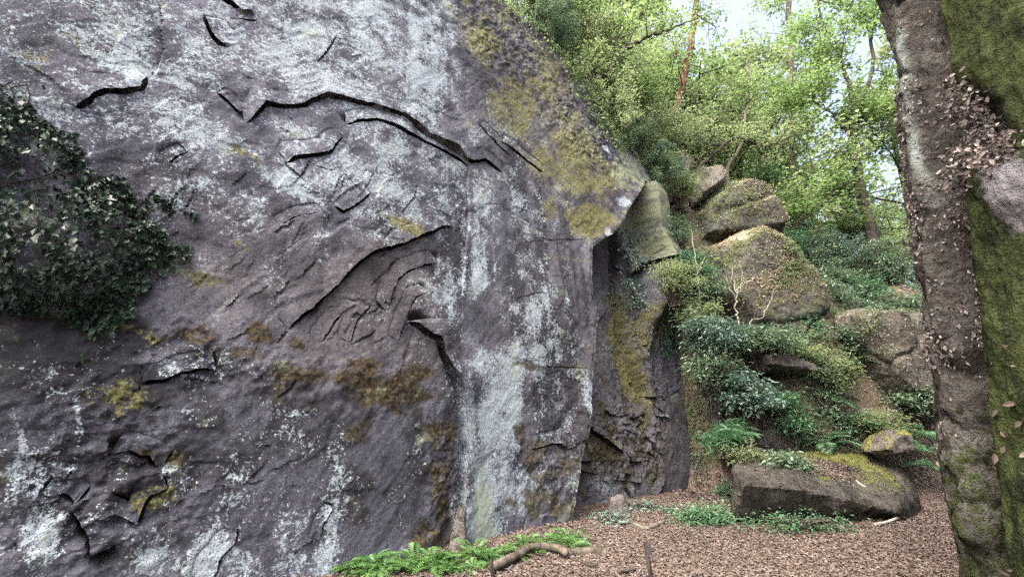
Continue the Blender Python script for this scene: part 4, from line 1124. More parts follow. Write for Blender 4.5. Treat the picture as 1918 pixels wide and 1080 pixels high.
# --- far trees on the slope and above the cliff
V_SUN = [gen_tree(11, 13, 17, F_SUN, B_DARK, 7, 0.25, 0.55, 0.15, 0.28), gen_tree(12, 15, 17, F_SUN, B_DARK, 7, 0.25, 0.58, 0.12, 0.30)]
V_MID = [gen_tree(13, 12, 18, F_MID, B_DARK, 6, 0.22, 0.5, 0.18, 0.22), gen_tree(14, 14, 17, F_OLIVE, B_DARK, 6, 0.22, 0.5, 0.2, 0.24)]
V_LOW = [gen_tree(15, 5.0, 15, F_DEEP, B_DARK, 10, 0.15, 0.36, 0.10, 0.06, 0.42), gen_tree(16, 6.0, 15, F_OLIVE, B_DARK, 7, 0.17, 0.42, 0.12, 0.06, 0.42)]
far = [(0.34, 16, 0, 1.0), (0.27, 18, 0, 1.1),   
    # ratio of the sight line, distance, kind, scale
    (0.10, 15, 0, .8), (0.17, 19, 1, .9), (0.23, 15.5, 0, .7), (0.30, 22, 1, 1.0), (0.37, 17, 0, .75), (0.44, 25, 1, 1.0), (0.52, 22, 0, 0.9), (0.56, 27, 1, 1.35),
    (0.66, 23, 0, 1.35), (0.71, 30, 1, 1.5), (0.84, 33, 1, 1.2), (1.0, 30, 1, 1.5), (0.27, 34, 1, 1.2), (0.41, 38, 1, 1.2), (0.60, 44, 1, 1.8), (0.78, 48, 1, 1.2), (0.95, 46, 1, 1.2), (0.05, 22, 1, 1.0)]
for i, (k_, Yd, kd, sc) in enumerate(far):
    x = k_ * Yd
    place_tree('slope_tree', V_SUN[kd], (x, Yd, float(terr(x, Yd))), i * 1.7, sc, 'sunlit yellow green tree in the wood beyond the slope', 'sunlit trees beyond the slope')
near = [(0.42, 14.5, 0, .6), (0.36, 13.8, 1, .5), (0.62, 16.5, 0, .8), (0.72, 18, 1, .95), (0.55, 15.5, 1, .7), (0.47, 16, 0, .7), (1.0, 17, 1, .9), (0.33, 15, 1, .6)]
for i, (k_, Yd, kd, sc) in enumerate(near):
    x = k_ * Yd
    place_tree('slope_tree', V_MID[kd], (x, Yd, float(terr(x, Yd))), i * 2.3 + 1, sc, 'mid green tree standing on the brow of the slope', 'mid green trees on the brow')
low = [(0.58, 13.3, 0, .45), (0.66, 13.6, 1, .5), (0.74, 13.2, 0, .45), (0.81, 13.9, 0, .5), (0.88, 13.0, 1, .45), (0.70, 14.8, 0, .6), (0.62, 14.6, 0, .6), (0.79, 12.2, 0, .35), (0.72, 12.2, 0, .35), (0.95, 14.0, 0, .5), (0.52, 13.8, 1, .5), (0.85, 15.2, 1, .6)]
for i, (k_, Yd, kd, sc) in enumerate(low):
    x = k_ * Yd
    place_tree('understorey_shrub', V_LOW[kd], (x, Yd, float(terr(x, Yd)) - 0.2), i * 1.1, sc, 'leafy shrub in the thicket along the upper slope', 'shrubs of the upper slope')['category'] = 'shrub'
# --- trees that can be told apart
px_tree('maple_tree', 'slender dark tree with a bent trunk that forks, on the brow of the slope', 12.6,
        [([(1655, 548), (1645, 500), (1630, 430), (1614, 360), (1602, 300), (1598, 250), (1606, 205)], 0.21, 0.11),
         ([(1606, 208), (1592, 165), (1578, 120), (1566, 80), (1540, 40), (1530, -20)], 0.08, 0.03),
         ([(1604, 215), (1622, 170), (1634, 120), (1628, 60), (1612, 10), (1620, -60)], 0.08, 0.03),
         ([(1606, 300), (1640, 270), (1670, 225), (1690, 190)], 0.05, 0.02),
         ([(1600, 260), (1560, 215), (1525, 190), (1500, 150)], 0.045, 0.015),
         ([(1600, 335), (1565, 358), (1530, 390), (1500, 413), (1455, 428)], 0.055, 0.022)],
        B_DARK, F_MID, 31, 12, 1.4, 15, 0.48, 0.13, 0.09, 1, 4)
px_tree('gnarled_tree', 'gnarled dark tree spreading crooked limbs from the angular block', 12.2,
        [([(1308, 322), (1325, 300), (1345, 280), (1375, 258), (1395, 262)], 0.07, 0.05), ([(1395, 262), (1415, 270), (1430, 258), (1436, 245)], 0.05, 0.015),
         ([(1390, 262), (1425, 274), (1470, 262), (1500, 240)], 0.04, 0.012), ([(1318, 312), (1330, 270), (1340, 230), (1360, 205)], 0.035, 0.012),
         ([(1312, 318), (1311, 270), (1300, 220), (1304, 170)], 0.03, 0.01)],
        B_DARK, F_OLIVE, 32, 7, 0.9, 6, 0.34, 0.11, 0.06, 1, 3)
px_tree('leaning_tree', 'thin grey tree leaning right beside the gnarled one', 12.8,
        [([(1362, 325), (1380, 290), (1392, 262), (1396, 220), (1404, 170), (1400, 110)], 0.075, 0.03)], B_GREY, F_MID, 33, 12, 1.2, 8, 0.40, 0.12, 0.07, 1, 3, tw_from=0.45)
px_tree('red_trunk_tree', 'reddish brown leaning trunk above the end of the cliff', 12.0,
        [([(1246, 282), (1258, 240), (1270, 195), (1284, 130), (1300, 50), (1312, -60)], 0.15, 0.10)], B_RED, F_SUN, 34, 12, 1.4, 9, 0.45, 0.12, 0.07, 1, 4, tw_from=0.5)
px_tree('pale_trunk_tree', 'straight grey trunk standing in the wood left of the forked tree', 15.0,
        [([(1487, 420), (1486, 340), (1484, 260), (1482, 150), (1478, 20), (1474, -80)], 0.17, 0.10)], B_GREY, F_SUN, 35, 16, 1.7, 9, 0.5, 0.15, 0.09, 1, 4, tw_from=0.35)
px_tree('thin_tree', 'thin dark curving stem beside the leaf covered outcrop', 12.0,
        [([(1690, 550), (1692, 500), (1698, 440), (1708, 400), (1702, 375)], 0.05, 0.025), ([(1708, 400), (1725, 380), (1735, 340)], 0.02, 0.01)], B_DARK, F_SUN, 36, 8, 0.8, 14, 0.3, 0.07, 0.045, 1, 3)
# on the edge of the cliff
px_tree('clifftop_tree', 'crooked dark branch reaching right from the cliff edge', 9.7,
        [([(1100, 168), (1112, 152), (1132, 138), (1150, 118)], 0.13, 0.08), ([(1150, 118), (1172, 92), (1205, 74), (1235, 62), (1280, 45)], 0.07, 0.025), ([(1168, 96), (1190, 55), (1215, 15)], 0.03, 0.01),
         ([(1150, 118), (1155, 80), (1162, 30), (1160, -30)], 0.035, 0.01)], B_DARK, F_MID, 37, 7, 0.8, 5, 0.34, 0.10, 0.06, 1, 3)
R = random.Random(77)
tops = [(1010, 40, 'grey stemmed shrub at the top of the cliff where the wall leaves the frame'), (1045, 85, 'low bushy tree rooted at the cliff edge, second from the top'),
        (1075, 130, 'leafy sapling rooted in a cleft left of the crooked dark branch'), (1120, 190, 'many stemmed pale sapling right below the crooked dark branch'),
        (1150, 235, 'pale stemmed shrub over the dark hollow at the cliff edge'), (1190, 285, 'tangled shrub beside the reddish trunk'), (1225, 310, 'straggling shrub on the ridge below the reddish trunk')]
for i, (x, y, lab) in enumerate(tops):
    Yd = [9.6, 9.9, 10.1, 10.6, 10.9, 11.3, 11.6][i]
    st = []
    for s_ in range(5):
        dx = R.uniform(-15, 60); h = R.uniform(70, 160) * (0.5 if i > 4 else 1)
        st.append(([(x + s_ * 4, y + 6), (x + s_ * 4 + dx * .4, y - h * .45), (x + dx, y - h)], R.uniform(.018, .035), 0.008))
    px_tree('clifftop_shrub', lab, Yd, st, [B_GREY, B_DARK, B_PALE][i % 3], [F_OLIVE, F_MID, F_OLIVE][i % 3], 50 + i, 8, 0.85, 11, 0.34, 0.105, 0.05, 1, 3, 'shrub', 0.3, up=0.2, twr=0.01, group='shrubs along the cliff edge')
for i in range(14):
    f_ = i / 13.0
    s_ = float(np.interp(f_, [0, 1], [CS[3] - 2.2, CS[9]])) + R.uniform(-.2, .2)
    z_ = float(crest(s_)) + R.uniform(-0.35, 0.25)
    q_ = wall_pt(s_, z_, float(wall_b(s_, z_)))
    place_tree('clifftop_bush', V_LOW[(i * 2 + i // 3) % 2], tuple(q_ - np.array([0, 0, .1])), i * 1.9, R.uniform(0.22, 0.42), 'bush with fine leaves overhanging the mossy cliff edge', 'bushes overhanging the cliff edge')['category'] = 'bush'
# bare saplings
px_tree('bare_sapling', 'pale leafless sapling in front of the cone shaped rock', 9.7,
        [([(1386, 622), (1382, 590), (1378, 558), (1384, 540), (1400, 527), (1428, 518)], 0.022, 0.007), ([(1378, 560), (1372, 530), (1372, 495)], 0.012, 0.005), ([(1380, 565), (1365, 535), (1355, 512)], 0.010, 0.004),
         ([(1384, 548), (1392, 520), (1386, 490)], 0.008, 0.003)], B_PALE, None, 41, 5, 0.45, 0, depth=1, kids=2, cat='sapling', twr=0.006)
px_tree('bare_stick', 'pale slanting stick beside the leafless sapling', 9.8, [([(1406, 622), (1424, 595), (1442, 568), (1450, 540)], 0.014, 0.005)], B_PALE, None, 42, 3, 0.3, 0, depth=0, cat='stick', twr=0.005)
px_tree('hanging_stem', 'thin pale stem standing at the right end of the cliff', 9.9, [([(1313, 570), (1309, 530), (1306, 505), (1300, 470), (1294, 430)], 0.016, 0.008), ([(1306, 505), (1314, 496), (1318, 480)], 0.009, 0.004)], B_PALE, None, 43, 2, 0.25, 0, depth=0, cat='stem', twr=0.005)
px_tree('broken_stump', 'broken orange brown stump left of the large boulder', 10.3, [([(1544, 642), (1543, 620), (1548, 600), (1546, 580)], 0.055, 0.04)], B_RED, None, 44, 0, 0.3, 0, depth=0, cat='stump', sink=0.5)

# --- shrubs of the gully
def shrub(name, label, cx, cy, Y, rx, ry, rz, stems, per, leaf, mat, bark, seed, cat='shrub', group=None, width=None, flat=0.5, rad=0.22):
    """a bush: centre at a place of the photo, half sizes in metres"""
    R = random.Random(seed)
    c = P(cx, cy, Y); base = np.array([c[0], c[1] + ry * 0.3, max(float(terr(c[0], c[1] + ry * .3)), c[2] - rz * 1.6) - 0.1])
    mb, anchors = MB(), []
    for i in range(stems):
        while True:
            q = np.array([R.uniform(-1, 1), R.uniform(-1, 1), R.uniform(-1, 1)])
            if q @ q < 1: break
        q = c + q * [rx, ry, rz]
        mid = (base + q) / 2 + np.array([R.gauss(0, .08), R.gauss(0, .08), 0.12])
        mb.tube(smooth_path([base + [R.gauss(0, .08), R.gauss(0, .08), 0], mid, q], 3), np.linspace(0.014, 0.005, 7), 4)
        for _ in range(3): anchors.append((q + np.array([R.gauss(0, .1), R.gauss(0, .1), R.gauss(0, .06)]), None))
    return plant(name, tuple(base), label, cat, [('stems', mb.mesh(name + '_stems', bark)), ('leaves', foliage(name + '_leaves', anchors, per, rad, flat, leaf, width or leaf * 0.42, mat, seed))], group)
shrub('evergreen_shrub', 'dark blue green shrub in front of the end of the cliff', 1335, 625, 9.2, 0.55, 0.45, 0.42, 60, 16, 0.10, F_BLUE, B_DARK, 61)
shrub('evergreen_shrub', 'broad dark evergreen shrub below the bare sapling', 1420, 640, 9.4, 0.85, 0.5, 0.33, 80, 16, 0.10, F_DEEP, B_DARK, 62)
shrub('evergreen_shrub', 'drooping dark shrub hanging over the low dark rock', 1395, 735, 9.0, 0.5, 0.35, 0.42, 55, 15, 0.10, F_BLUE, B_DARK, 63)
shrub('evergreen_shrub', 'loose green shrub left of the large boulder', 1530, 700, 9.9, 0.55, 0.4, 0.6, 55, 13, 0.09, F_DEEP, B_DARK, 64)
shrub('evergreen_shrub', 'thin shrub between the cone shaped rock and the large boulder', 1545, 560, 11.2, 0.7, 0.5, 0.55, 60, 12, 0.09, F_DEEP, B_DARK, 65)
shrub('evergreen_shrub', 'leafy tangle over the top of the large boulder', 1690, 575, 11.2, 1.3, 0.5, 0.25, 70, 12, 0.10, F_DEEP, B_DARK, 66)
shrub('evergreen_shrub', 'dark thicket under the large boulder, at the leaf covered outcrop', 1730, 745, 9.6, 0.6, 0.4, 0.35, 50, 13, 0.10, F_DEEP, B_DARK, 67)
shrub('evergreen_shrub', 'feathery shrub spreading left of the forked tree', 1560, 470, 12.4, 1.2, 0.7, 0.6, 80, 12, 0.10, F_BLUE, B_DARK, 68)
shrub('evergreen_shrub', 'green shrub beside the foot of the forked tree', 1660, 490, 12.0, 0.9, 0.6, 0.7, 70, 11, 0.10, F_DEEP, B_DARK, 69)
shrub('grass_tuft', 'hanging grassy tuft at the left end of the low dark rock', 1360, 815, 8.9, 0.16, 0.14, 0.22, 14, 16, 0.20, F_FERND, B_DARK, 70, 'plant', width=0.016)
shrub('creeper', 'ragged creeper draped on the low dark rock', 1450, 745, 9.35, 0.5, 0.2, 0.22, 30, 12, 0.08, F_FERND, B_DARK, 71, 'creeper')
shrub('low_shrub', 'low leafy plant on the left of the mossy slab', 1480, 868, 8.2, 0.26, 0.22, 0.12, 16, 12, 0.12, F_DEEP, B_DARK, 72, 'plant')
shrub('low_shrub', 'pale dusty undergrowth at the left of the slab', 1400, 850, 8.6, 0.36, 0.25, 0.14, 22, 12, 0.08, F_OLIVE, B_PALE, 73, 'plant')
shrub('low_shrub', 'dull green plants along the foot of the back rock', 1210, 960, 8.3, 0.45, 0.15, 0.10, 26, 14, 0.08, F_BLUE, B_DARK, 74, 'plant')
shrub('low_shrub', 'small dark plants in the corner at the foot of the pillar', 1130, 982, 7.4, 0.28, 0.12, 0.07, 16, 14, 0.08, F_BLUE, B_DARK, 75, 'plant')
shrub('ground_cover', 'bright green mat of low plants in front of the slab corner', 1320, 968, 7.7, 0.50, 0.22, 0.06, 34, 16, 0.07, F_FERND, B_DARK, 76, 'plant')
shrub('ground_cover', 'thin green strip of weeds along the front of the slab', 1500, 978, 7.15, 0.95, 0.06, 0.03, 40, 8, 0.06, F_FERND, B_DARK, 77, 'plant')
shrub('yellow_leaved_plant', 'sprinkling of yellow leaves on the cone shaped rock', 1370, 488, 10.55, 0.7, 0.1, 0.10, 6, 3, 0.08, F_YEL, B_DARK, 78, 'plant', width=0.07, rad=0.1)
BUSH = ['small bush at the left edge of the large boulder', 'small bush on the right flank of the cone shaped rock', 'dark bush behind the small moss capped rock', 'low bush among ferns left of the moss capped rock',
        'bush at the right shoulder of the upper peaked rock', 'bush left of the forked tree trunk, high on the slope', 'bush in the gap between cliff end and cone shaped rock', 'bush above the large boulder beside the outcrop',
        'small bush right above the flat overhanging ledge', 'bush between the cone shaped rock and the forked tree', 'bush below the leaning grey tree behind the peaked rock', 'bush sprouting from the ivied recess of the cliff']
for i, (x, y, Yd) in enumerate([(1590, 640, 10.0), (1480, 560, 11.4), (1640, 790, 9.5), (1560, 790, 9.7), (1480, 450, 12.2), (1600, 420, 13.2), (1330, 540, 10.2), (1780, 560, 10.8), (1500, 655, 10.0), (1560, 520, 11.8), (1440, 330, 13.4), (1265, 520, 9.6)]):
    shrub('gully_shrub', BUSH[i], x, y, Yd, 0.55, 0.4, 0.36, 42, 12, 0.09, [F_DEEP, F_FERND, F_OLIVE][i % 3], B_DARK, 80 + i, 'shrub', 'small bushes between the rocks')

shrub('evergreen_shrub', 'tangle of dry twigs and leaves around the foot of the reddish trunk', 1235, 300, 11.2, 0.6, 0.4, 0.35, 45, 13, 0.085, F_OLIVE, B_DARK, 1235)
shrub('evergreen_shrub', 'green shrub over the cracked grey rock', 1500, 620, 10.4, 0.6, 0.4, 0.35, 45, 13, 0.085, F_FERND, B_DARK, 1500)
shrub('evergreen_shrub', 'spreading shrub on top of the large boulder at its left', 1620, 545, 11.6, 0.6, 0.4, 0.35, 45, 13, 0.085, F_FERND, B_DARK, 1620)
shrub('evergreen_shrub', 'sparse shrub between the ridge and the angular block', 1270, 350, 11.0, 0.6, 0.4, 0.35, 45, 13, 0.085, F_OLIVE, B_DARK, 1270)
shrub('gully_shrub', 'shrub growing down beside the pale green ridge of the cliff', 1262, 430, 10.9, 0.5, 0.35, 0.45, 46, 12, 0.09, F_DEEP, B_DARK, 500, 'shrub', 'small bushes between the rocks')
shrub('gully_shrub', 'shrub filling the dark gap at the right end of the cliff', 1300, 500, 10.3, 0.5, 0.35, 0.45, 46, 12, 0.09, F_FERND, B_DARK, 501, 'shrub', 'small bushes between the rocks')
shrub('gully_shrub', 'bush just above the rounded right end of the cliff', 1305, 590, 9.7, 0.5, 0.35, 0.45, 46, 12, 0.09, F_OLIVE, B_DARK, 502, 'shrub', 'small bushes between the rocks')
shrub('gully_shrub', 'dark bush hanging against the rounded right end of the cliff', 1330, 690, 9.1, 0.5, 0.35, 0.45, 46, 12, 0.09, F_DEEP, B_DARK, 503, 'shrub', 'small bushes between the rocks')
shrub('gully_shrub', 'bush behind the left half of the mossy slab', 1470, 785, 9.5, 0.5, 0.35, 0.45, 46, 12, 0.09, F_FERND, B_DARK, 504, 'shrub', 'small bushes between the rocks')
shrub('gully_shrub', 'bush touching the lower left edge of the large boulder', 1555, 690, 9.8, 0.5, 0.35, 0.45, 46, 12, 0.09, F_OLIVE, B_DARK, 505, 'shrub', 'small bushes between the rocks')
shrub('gully_shrub', 'sprawling bush between the two peaked rocks', 1440, 430, 11.6, 0.5, 0.35, 0.45, 46, 12, 0.09, F_DEEP, B_DARK, 506, 'shrub', 'small bushes between the rocks')
shrub('gully_shrub', 'bush right of the cone shaped rock base', 1520, 600, 10.6, 0.5, 0.35, 0.45, 46, 12, 0.09, F_FERND, B_DARK, 507, 'shrub', 'small bushes between the rocks')
# --- green undergrowth over the slope
rs = np.random.RandomState(17)
X = rs.uniform(4.2, 14, 60000); Y = rs.uniform(9.2, 14.5, 60000)
q_ = np.stack([X, Y, 0 * X], -1)
keep = fbm(q_, 0.9, 4, 0.6, off=301) > -0.02
X, Y = X[keep], Y[keep]; n = len(X)
hgt = 0.32 * sstep(-0.05, 0.6, fbm(np.stack([X, Y, 0 * X], -1), 0.9, 4, 0.6, off=301)) + 0.08
C = np.stack([X, Y, terr(X, Y) + hgt * rs.rand(n)], -1)
me = leaf_mesh('undergrowth', C, rs.normal(0, 1, (n, 3)) * [1, 1, .35], rs.normal(0, .4, (n, 3)) + [0, -.2, 1], rs.uniform(.05, .11, n), rs.uniform(.02, .045, n), F_DEEP, np.clip(0.5 + 0.5 * fbm(C, 1.5, 3, off=311) + rs.normal(0, .2, n), 0, 1))
tag(obj('undergrowth', me), 'low green undergrowth spread between the rocks of the slope', 'undergrowth', kind='stuff')

for j, cnt, m_ in ((2, 1500, F_OLIVE), (3, 800, F_OLIVE), (4, 4200, F_OLIVE), (5, 6500, F_OLIVE), (8, 1600, F_FERND), (9, 500, F_FERND)):
    o, V, v = ROCKS[j]
    w_ = sstep(-0.5, 0.3, v[:, 2]) * sstep(0.0, 0.5, fbm(V, 1.6, 4, 0.6, off=j * 9))
    me = leaves_on(V - np.array(o.location), v, cnt, 400 + j, 0.065, m_, 'creeper', w_ + 1e-9, 0.09, 0.2)
    tag(obj('creeper', me, o), kind='stuff')

# --- ivy
def inside(poly, x, y):
    r = np.zeros(len(x), bool)
    j = len(poly) - 1
    for i in range(len(poly)):
        a, b2 = poly[i], poly[j]
        c_ = ((a[1] > y) != (b2[1] > y)) & (x < (b2[0] - a[0]) * (y - a[1]) / (b2[1] - a[1] + 1e-12) + a[0])
        r ^= c_
        j = i
    return r
def ivy(name, label, outline, n, leaf, thick, mat, seed, stems=20, droop=0.9):
    rs = np.random.RandomState(seed)
    poly = pw(*outline)
    lo, hi = poly.min(0), poly.max(0)
    pts = rs.rand(n * 4, 2) * (hi - lo) + lo
    wob = 0.30 * np.stack([fbm(np.c_[pts, pts[:, :1] * 0], 2.5, 3, off=3), fbm(np.c_[pts, pts[:, :1] * 0], 2.5, 3, off=33)], -1)
    pts = pts[inside(poly, *(pts + wob).T)]
    clumps = fbm(np.c_[pts, pts[:, :1] * 0], 4.0, 3, off=seed)
    pts = pts[(clumps > -0.12) | (rs.rand(len(pts)) < 0.22)][:n]
    m = len(pts)
    d, _, _ = poly_dist(pts[:, 0], pts[:, 1], np.concatenate([poly, poly[:1]]))
    th = thick * sstep(0.0, 0.7, d) * (0.55 + 0.45 * fbm(np.c_[pts, pts[:, :1] * 0], 2.2, 2, off=9)) + 0.03
    b_ = wall_b(pts[:, 0], pts[:, 1]) - th * rs.rand(m) ** 0.5 - 0.015
    C = wall_pt(pts[:, 0], pts[:, 1], b_)
    out3 = np.array([-NB[0], -NB[1], 0.0])
    D_ = rs.normal(0, 0.55, (m, 3)) - [0, 0, droop] + out3 * 0.35
    N_ = out3 + [0, 0, 0.5] + rs.normal(0, 0.6, (m, 3))
    s = rs.uniform(0.4, 1.3, m)
    me = leaf_mesh(name + '_leaves', C, D_, N_, leaf * s, leaf * 0.62 * s, mat, rs.rand(m), 0.12)
    mb = MB()
    for i in range(stems):
        q = pts[rs.randint(m)].copy(); path = []
        for t in range(12):
            bb = float(wall_b(q[0], q[1])) - 0.02
            path.append(wall_pt(q[0], q[1], bb)); q = q + [rs.normal(0, .06), 0.09]
            if q[1] > hi[1]: break
        if len(path) > 2: mb.tube(path, np.linspace(0.012, 0.006, len(path)), 4)
    loc = wall_pt(*(lambda c_: (c_[0], c_[1], float(wall_b(*c_))))(poly.mean(0)))
    return plant(name, tuple(loc), label, 'ivy', ([('stems', mb.mesh(name + '_stems', B_DARK))] if stems else []) + [('leaves', me)])
ivy('ivy', 'dark glossy leaved climber spilling over the left of the rock face',
    [(-220, 60), (0, 150), (60, 172), (112, 205), (150, 250), (200, 312), (262, 350), (300, 345), (372, 398), (338, 432), (312, 500), (272, 548), (235, 575), (160, 600), (112, 640), (60, 622), (0, 640), (-220, 660)], 6200, 0.066, 0.50, F_IVY, 91, 14)
ivy('ivy', 'grey green ivy hanging in the dark recess at the end of the cliff', [(1196, 420), (1225, 410), (1255, 460), (1262, 500), (1290, 540), (1262, 560), (1235, 565), (1205, 545), (1196, 480)], 900, 0.085, 0.22, F_BLUE, 92, 12)
ivy('ivy', 'sprig of small ivy leaves climbing left of the pillar foot', [(788, 830), (806, 826), (812, 870), (800, 915), (785, 905)], 90, 0.05, 0.02, F_BLUE, 93, 0)
ivy('creeper', 'thin mat of moss and stems along the rounded end of the cliff', [(1275, 520), (1310, 520), (1330, 620), (1340, 660), (1290, 660)], 500, 0.08, 0.1, F_FERND, 94, 6)

ivy('rim_creeper', 'leafy growth hanging over the upper rim of the cliff', [(915, -12), (960, -12), (1010, 42), (1068, 100), (1118, 175), (1158, 235), (1205, 285), (1192, 305), (1140, 268), (1092, 205), (1035, 120), (975, 60)], 1500, 0.085, 0.40, F_OLIVE, 95, 16, 0.5)
ivy('rim_creeper', 'mid green leaves spilling over the cliff shoulder below the crooked dark branch', [(1060, 108), (1110, 165), (1150, 225), (1190, 278), (1175, 285), (1130, 245), (1085, 180), (1050, 125)], 700, 0.09, 0.5, F_MID, 96, 8, 0.4)
def root_line(pts, r, label):
    p = []
    for a_, b3 in pts:
        q = W(a_, b3); p.append(wall_pt(q[0], q[1], float(wall_b(q[0], q[1])) - r * 0.8))
    p = smooth_path(np.array(p), 6)
    mb = MB(); mb.tube(p, np.linspace(r, r * 0.45, len(p)) * (1 + 0.18 * np.sin(np.arange(len(p)) * 1.7)), 8)
    return tag(obj('exposed_root', mb.mesh('exposed_root', B_DARK)), label, 'root')
root_line([(1128, 212), (1114, 186), (1098, 158), (1080, 128), (1058, 98), (1040, 66)], 0.07, 'thick dark root running up along the cliff rim')
root_line([(1160, 222), (1140, 214), (1122, 196), (1112, 178)], 0.09, 'stout dark root arching over the hollow at the cliff edge')
root_line([(1010, 60), (1022, 40), (1030, 14), (1028, -14)], 0.05, 'dark root climbing the uppermost part of the cliff rim')

# --- ferns
def frond_mesh(name, L, mat, seed, pinnae=15, wid=0.32):
    """one arching frond from the origin towards +X"""
    R = random.Random(seed)
    t = np.linspace(0, 1, pinnae + 3)
    spine = np.stack([L * t * (1 - 0.12 * t), 0.03 * L * np.sin(t * 3), L * (0.62 * t - 0.62 * t * t * 1.05)], -1)
    C, D_, N_, Ls = [], [], [], []
    for i in range(2, len(t)):
        tan = unit(spine[i] - spine[i - 1])
        w = L * wid * math.sin(math.pi * min(1, (1 - t[i]) * 0.85 + 0.10)) ** 0.8
        for s_ in (-1, 1):
            C.append(spine[i]); D_.append(unit(np.array([0, s_, 0]) + tan * 0.55 + [0, 0, -0.18])); N_.append([R.gauss(0, .1), R.gauss(0, .1), 1]); Ls.append(w)
    C.append(spine[-1]); D_.append(unit(spine[-1] - spine[-2])); N_.append([0, 0, 1]); Ls.append(L * 0.08)
    Ls = np.array(Ls)
    return leaf_mesh(name, np.array(C), np.array(D_), np.array(N_, float), Ls, np.maximum(L * 0.055, Ls * 0.22), mat, None, 0.10)
FR_BRIGHT = [frond_mesh('bright_frond', 0.34, F_FERN, s_, 11, 0.30) for s_ in (1, 2)]
FR_DARK = [frond_mesh('dark_frond', 0.62, F_FERND, s_, 15, 0.30) for s_ in (3, 4)]
def fern(loc, frs, n, sc, seed, label, group):
    R = random.Random(seed)
    r = empty('fern', tuple(loc))
    for i in range(n):
        o = obj('frond', frs[i % 2], r)
        o.rotation_euler = (R.gauss(0, .15), R.uniform(-0.65, 0.15), i * 6.283 / n + R.uniform(-.3, .3))
        k_ = sc * R.uniform(0.7, 1.15)
        o.scale = (k_, k_, k_)
    return tag(r, label, 'fern', group)
R = random.Random(8)
for i in range(40):
    t = R.random()
    x = 660 + 430 * t + R.uniform(-20, 20); y = np.interp(x, [640, 760, 900, 1000, 1100], [1085, 1072, 1056, 1032, 1012]) + R.uniform(-6, 14)
    g = G(x, y)
    b_ = (g[0] - P0[0]) * NB[0] + (g[1] - P0[1]) * NB[1]
    if b_ > -0.08: g[:2] -= NB * (b_ + 0.10)
    g[2] = float(terr(g[0], g[1]))
    fern(g, FR_BRIGHT, 8, R.uniform(0.55, 0.95), 100 + i, 'bright green fern in the bed along the foot of the cliff', 'bright ferns at the cliff foot')
for i, (x, y, Yd, sc) in enumerate([(1540, 790, 9.4, 1.1), (1590, 775, 9.6, 1.0), (1650, 775, 9.6, 1.1), (1700, 775, 9.4, 1.0), (1720, 800, 9.0, 0.9), (1570, 760, 9.8, 0.9), (1745, 830, 8.8, 0.8), (1620, 755, 10.0, 0.9)]):
    p_ = P(x, y + 18, Yd); p_[2] = max(float(terr(p_[0], p_[1])), p_[2] - 0.3)
    fern(p_, FR_DARK, 9, sc, 200 + i, 'deep green fern growing between the large boulder and the mossy slab', 'deep green ferns under the boulder')

# --- fallen wood
def log(name, label, pts, r, mat, cat, Y=None, lump=0.15, ends=True, z=0.05):
    p = np.array([(lambda g: [g[0], g[1], float(terr(g[0], g[1])) + z])(G(a, b2)) if len(q) == 2 else list(P(*q)) for q in pts for a, b2 in [q[:2]]])
    p = smooth_path(p, 5)
    rs = np.random.RandomState(len(name) + len(pts))
    rr = r * (1 + lump * rs.normal(0, 0.5, len(p))); rr = np.convolve(np.pad(rr, 1, 'edge'), [.25, .5, .25], 'valid')
    rr[-1] *= 0.55; rr[0] *= 0.7
    mb = MB(); mb.tube(p, rr, 10)
    n = mb.n
    me = mb.mesh(name, mat)
    bm = bmesh.new(); bm.from_mesh(me); bmesh.ops.holes_fill(bm, edges=[e for e in bm.edges if e.is_boundary], sides=20); bm.to_mesh(me); bm.free()
    return tag(obj(name, me), label, cat)
log('fallen_log', 'weathered crooked log lying at the edge of the bright ferns', [(918, 1078), (950, 1066), (975, 1054), (990, 1044), (1015, 1040), (1045, 1041), (1062, 1050)], 0.045, B_LOG, 'log', z=0.07)
log('fallen_log', 'half buried log behind the crooked one, mossy on top', [(1058, 1042), (1085, 1040), (1115, 1036), (1135, 1042)], 0.05, B_LOG, 'log', z=0.02)
log('tree_root', 'bare pale root lying on the path by the upright stone', [(1172, 984), (1190, 988), (1210, 992), (1228, 988), (1246, 982)], 0.030, B_GREY, 'root', z=0.02)
log('fallen_stick', 'dead stick poking out from the right end of the slab', [(1640, 990), (1665, 985), (1688, 978)], 0.022, B_PALE, 'stick', z=0.04)
log('fallen_stick', 'short dark stick lying near the notched stake', [(1160, 1080), (1178, 1074), (1192, 1070)], 0.016, B_DARK, 'stick', z=0.03)
log('fallen_stick', 'dark twig lying among leaves right of the fallen logs', [(1092, 1060), (1108, 1064), (1120, 1062)], 0.014, B_DARK, 'stick', z=0.03)
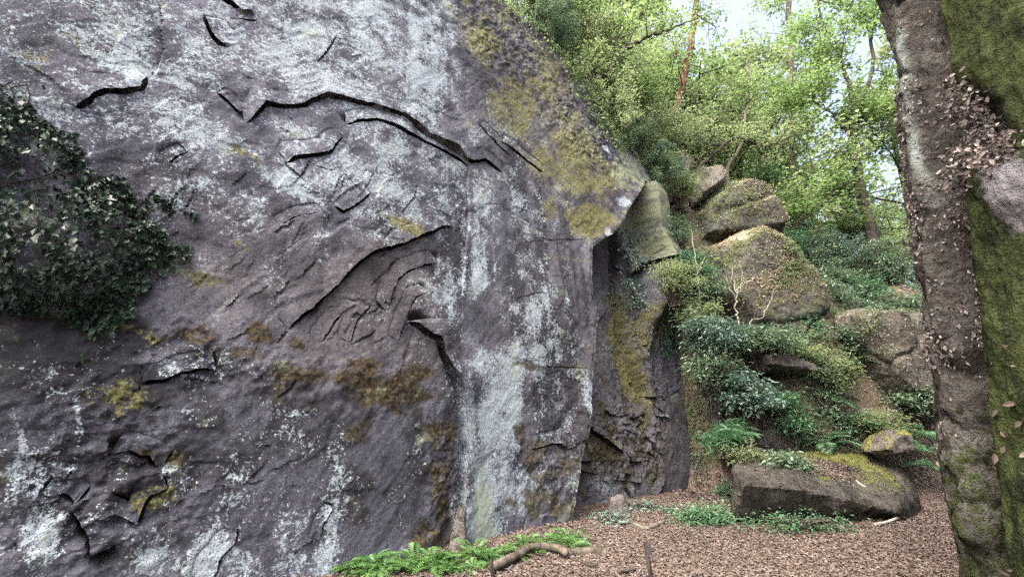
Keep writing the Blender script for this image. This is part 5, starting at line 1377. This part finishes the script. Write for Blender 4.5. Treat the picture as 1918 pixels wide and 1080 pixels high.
log('fallen_branch', 'pale dead branch lying across the mossy slab top', [(1560, 875, 8.35), (1585, 888, 8.2), (1610, 905, 8.0), (1622, 912, 7.9)], 0.018, B_PALE, 'branch')
log('fallen_branch', 'thin dry branch leaning on the low dark rock', [(1352, 800, 9.1), (1365, 780, 9.2), (1372, 768, 9.3)], 0.016, B_DARK, 'branch')
# --- stakes
M_STAKE = mat_bark('stake_wood', (0.018, 0.015, 0.014), (0.050, 0.042, 0.036), 0.0, 2.0)
k = NT('stake_cap'); M_CAP = k.done(k.mix(k.noise(k.opos, 30, 3), (0.02, 0.02, 0.019), (0.06, 0.058, 0.056)), 0.6)
def stake(x, y0, Y, h_px, label, cap):
    t_ = P(x, y0, Y); b0 = np.array([t_[0] + 0.045, t_[1], -0.15])
    r = empty('stake', (b0[0], b0[1], 0.0))
    mb = MB(); mb.tube([b0, (b0 + t_) / 2 + [0.004, 0, 0], t_ - [0, 0, 0.01], t_], [0.022, 0.022, 0.020, 0.013], 8)
    parts = [('post', mb.mesh('stake_post', M_STAKE))]
    if cap:
        bm = bmesh.new()
        a = np.linspace(0, 2 * math.pi, 17)[:-1]
        o_ = t_ + [0.022, -0.012, -0.055]
        f1 = [bm.verts.new(o_ + [0.026 * math.cos(q), -0.008, 0.050 * math.sin(q) + 0.012 * math.cos(q)]) for q in a]
        f2 = [bm.verts.new(o_ + [0.026 * math.cos(q), 0.012, 0.050 * math.sin(q) + 0.012 * math.cos(q)]) for q in a]
        bm.faces.new(f1); bm.faces.new(f2[::-1])
        for i in range(16): bm.faces.new([f1[i], f2[i], f2[(i + 1) % 16], f1[(i + 1) % 16]])
        m_ = bpy.data.meshes.new('stake_cap'); bmesh.ops.recalc_face_normals(bm, faces=bm.faces); bm.to_mesh(m_); bm.free(); m_.materials.append(M_CAP)
        parts.append(('cap', m_))
    for pn, me in parts:
        me.transform(Matrix.Translation((-b0[0], -b0[1], 0.0)))
        obj(pn, me, r)
    return tag(r, label, 'stake')
stake(1209, 1014, 4.5, 66, 'thin dark stake with a rounded cap standing on the leafy path', True)
stake(920, 1046, 4.9, 34, 'short dark peg standing in front of the fallen log', False)
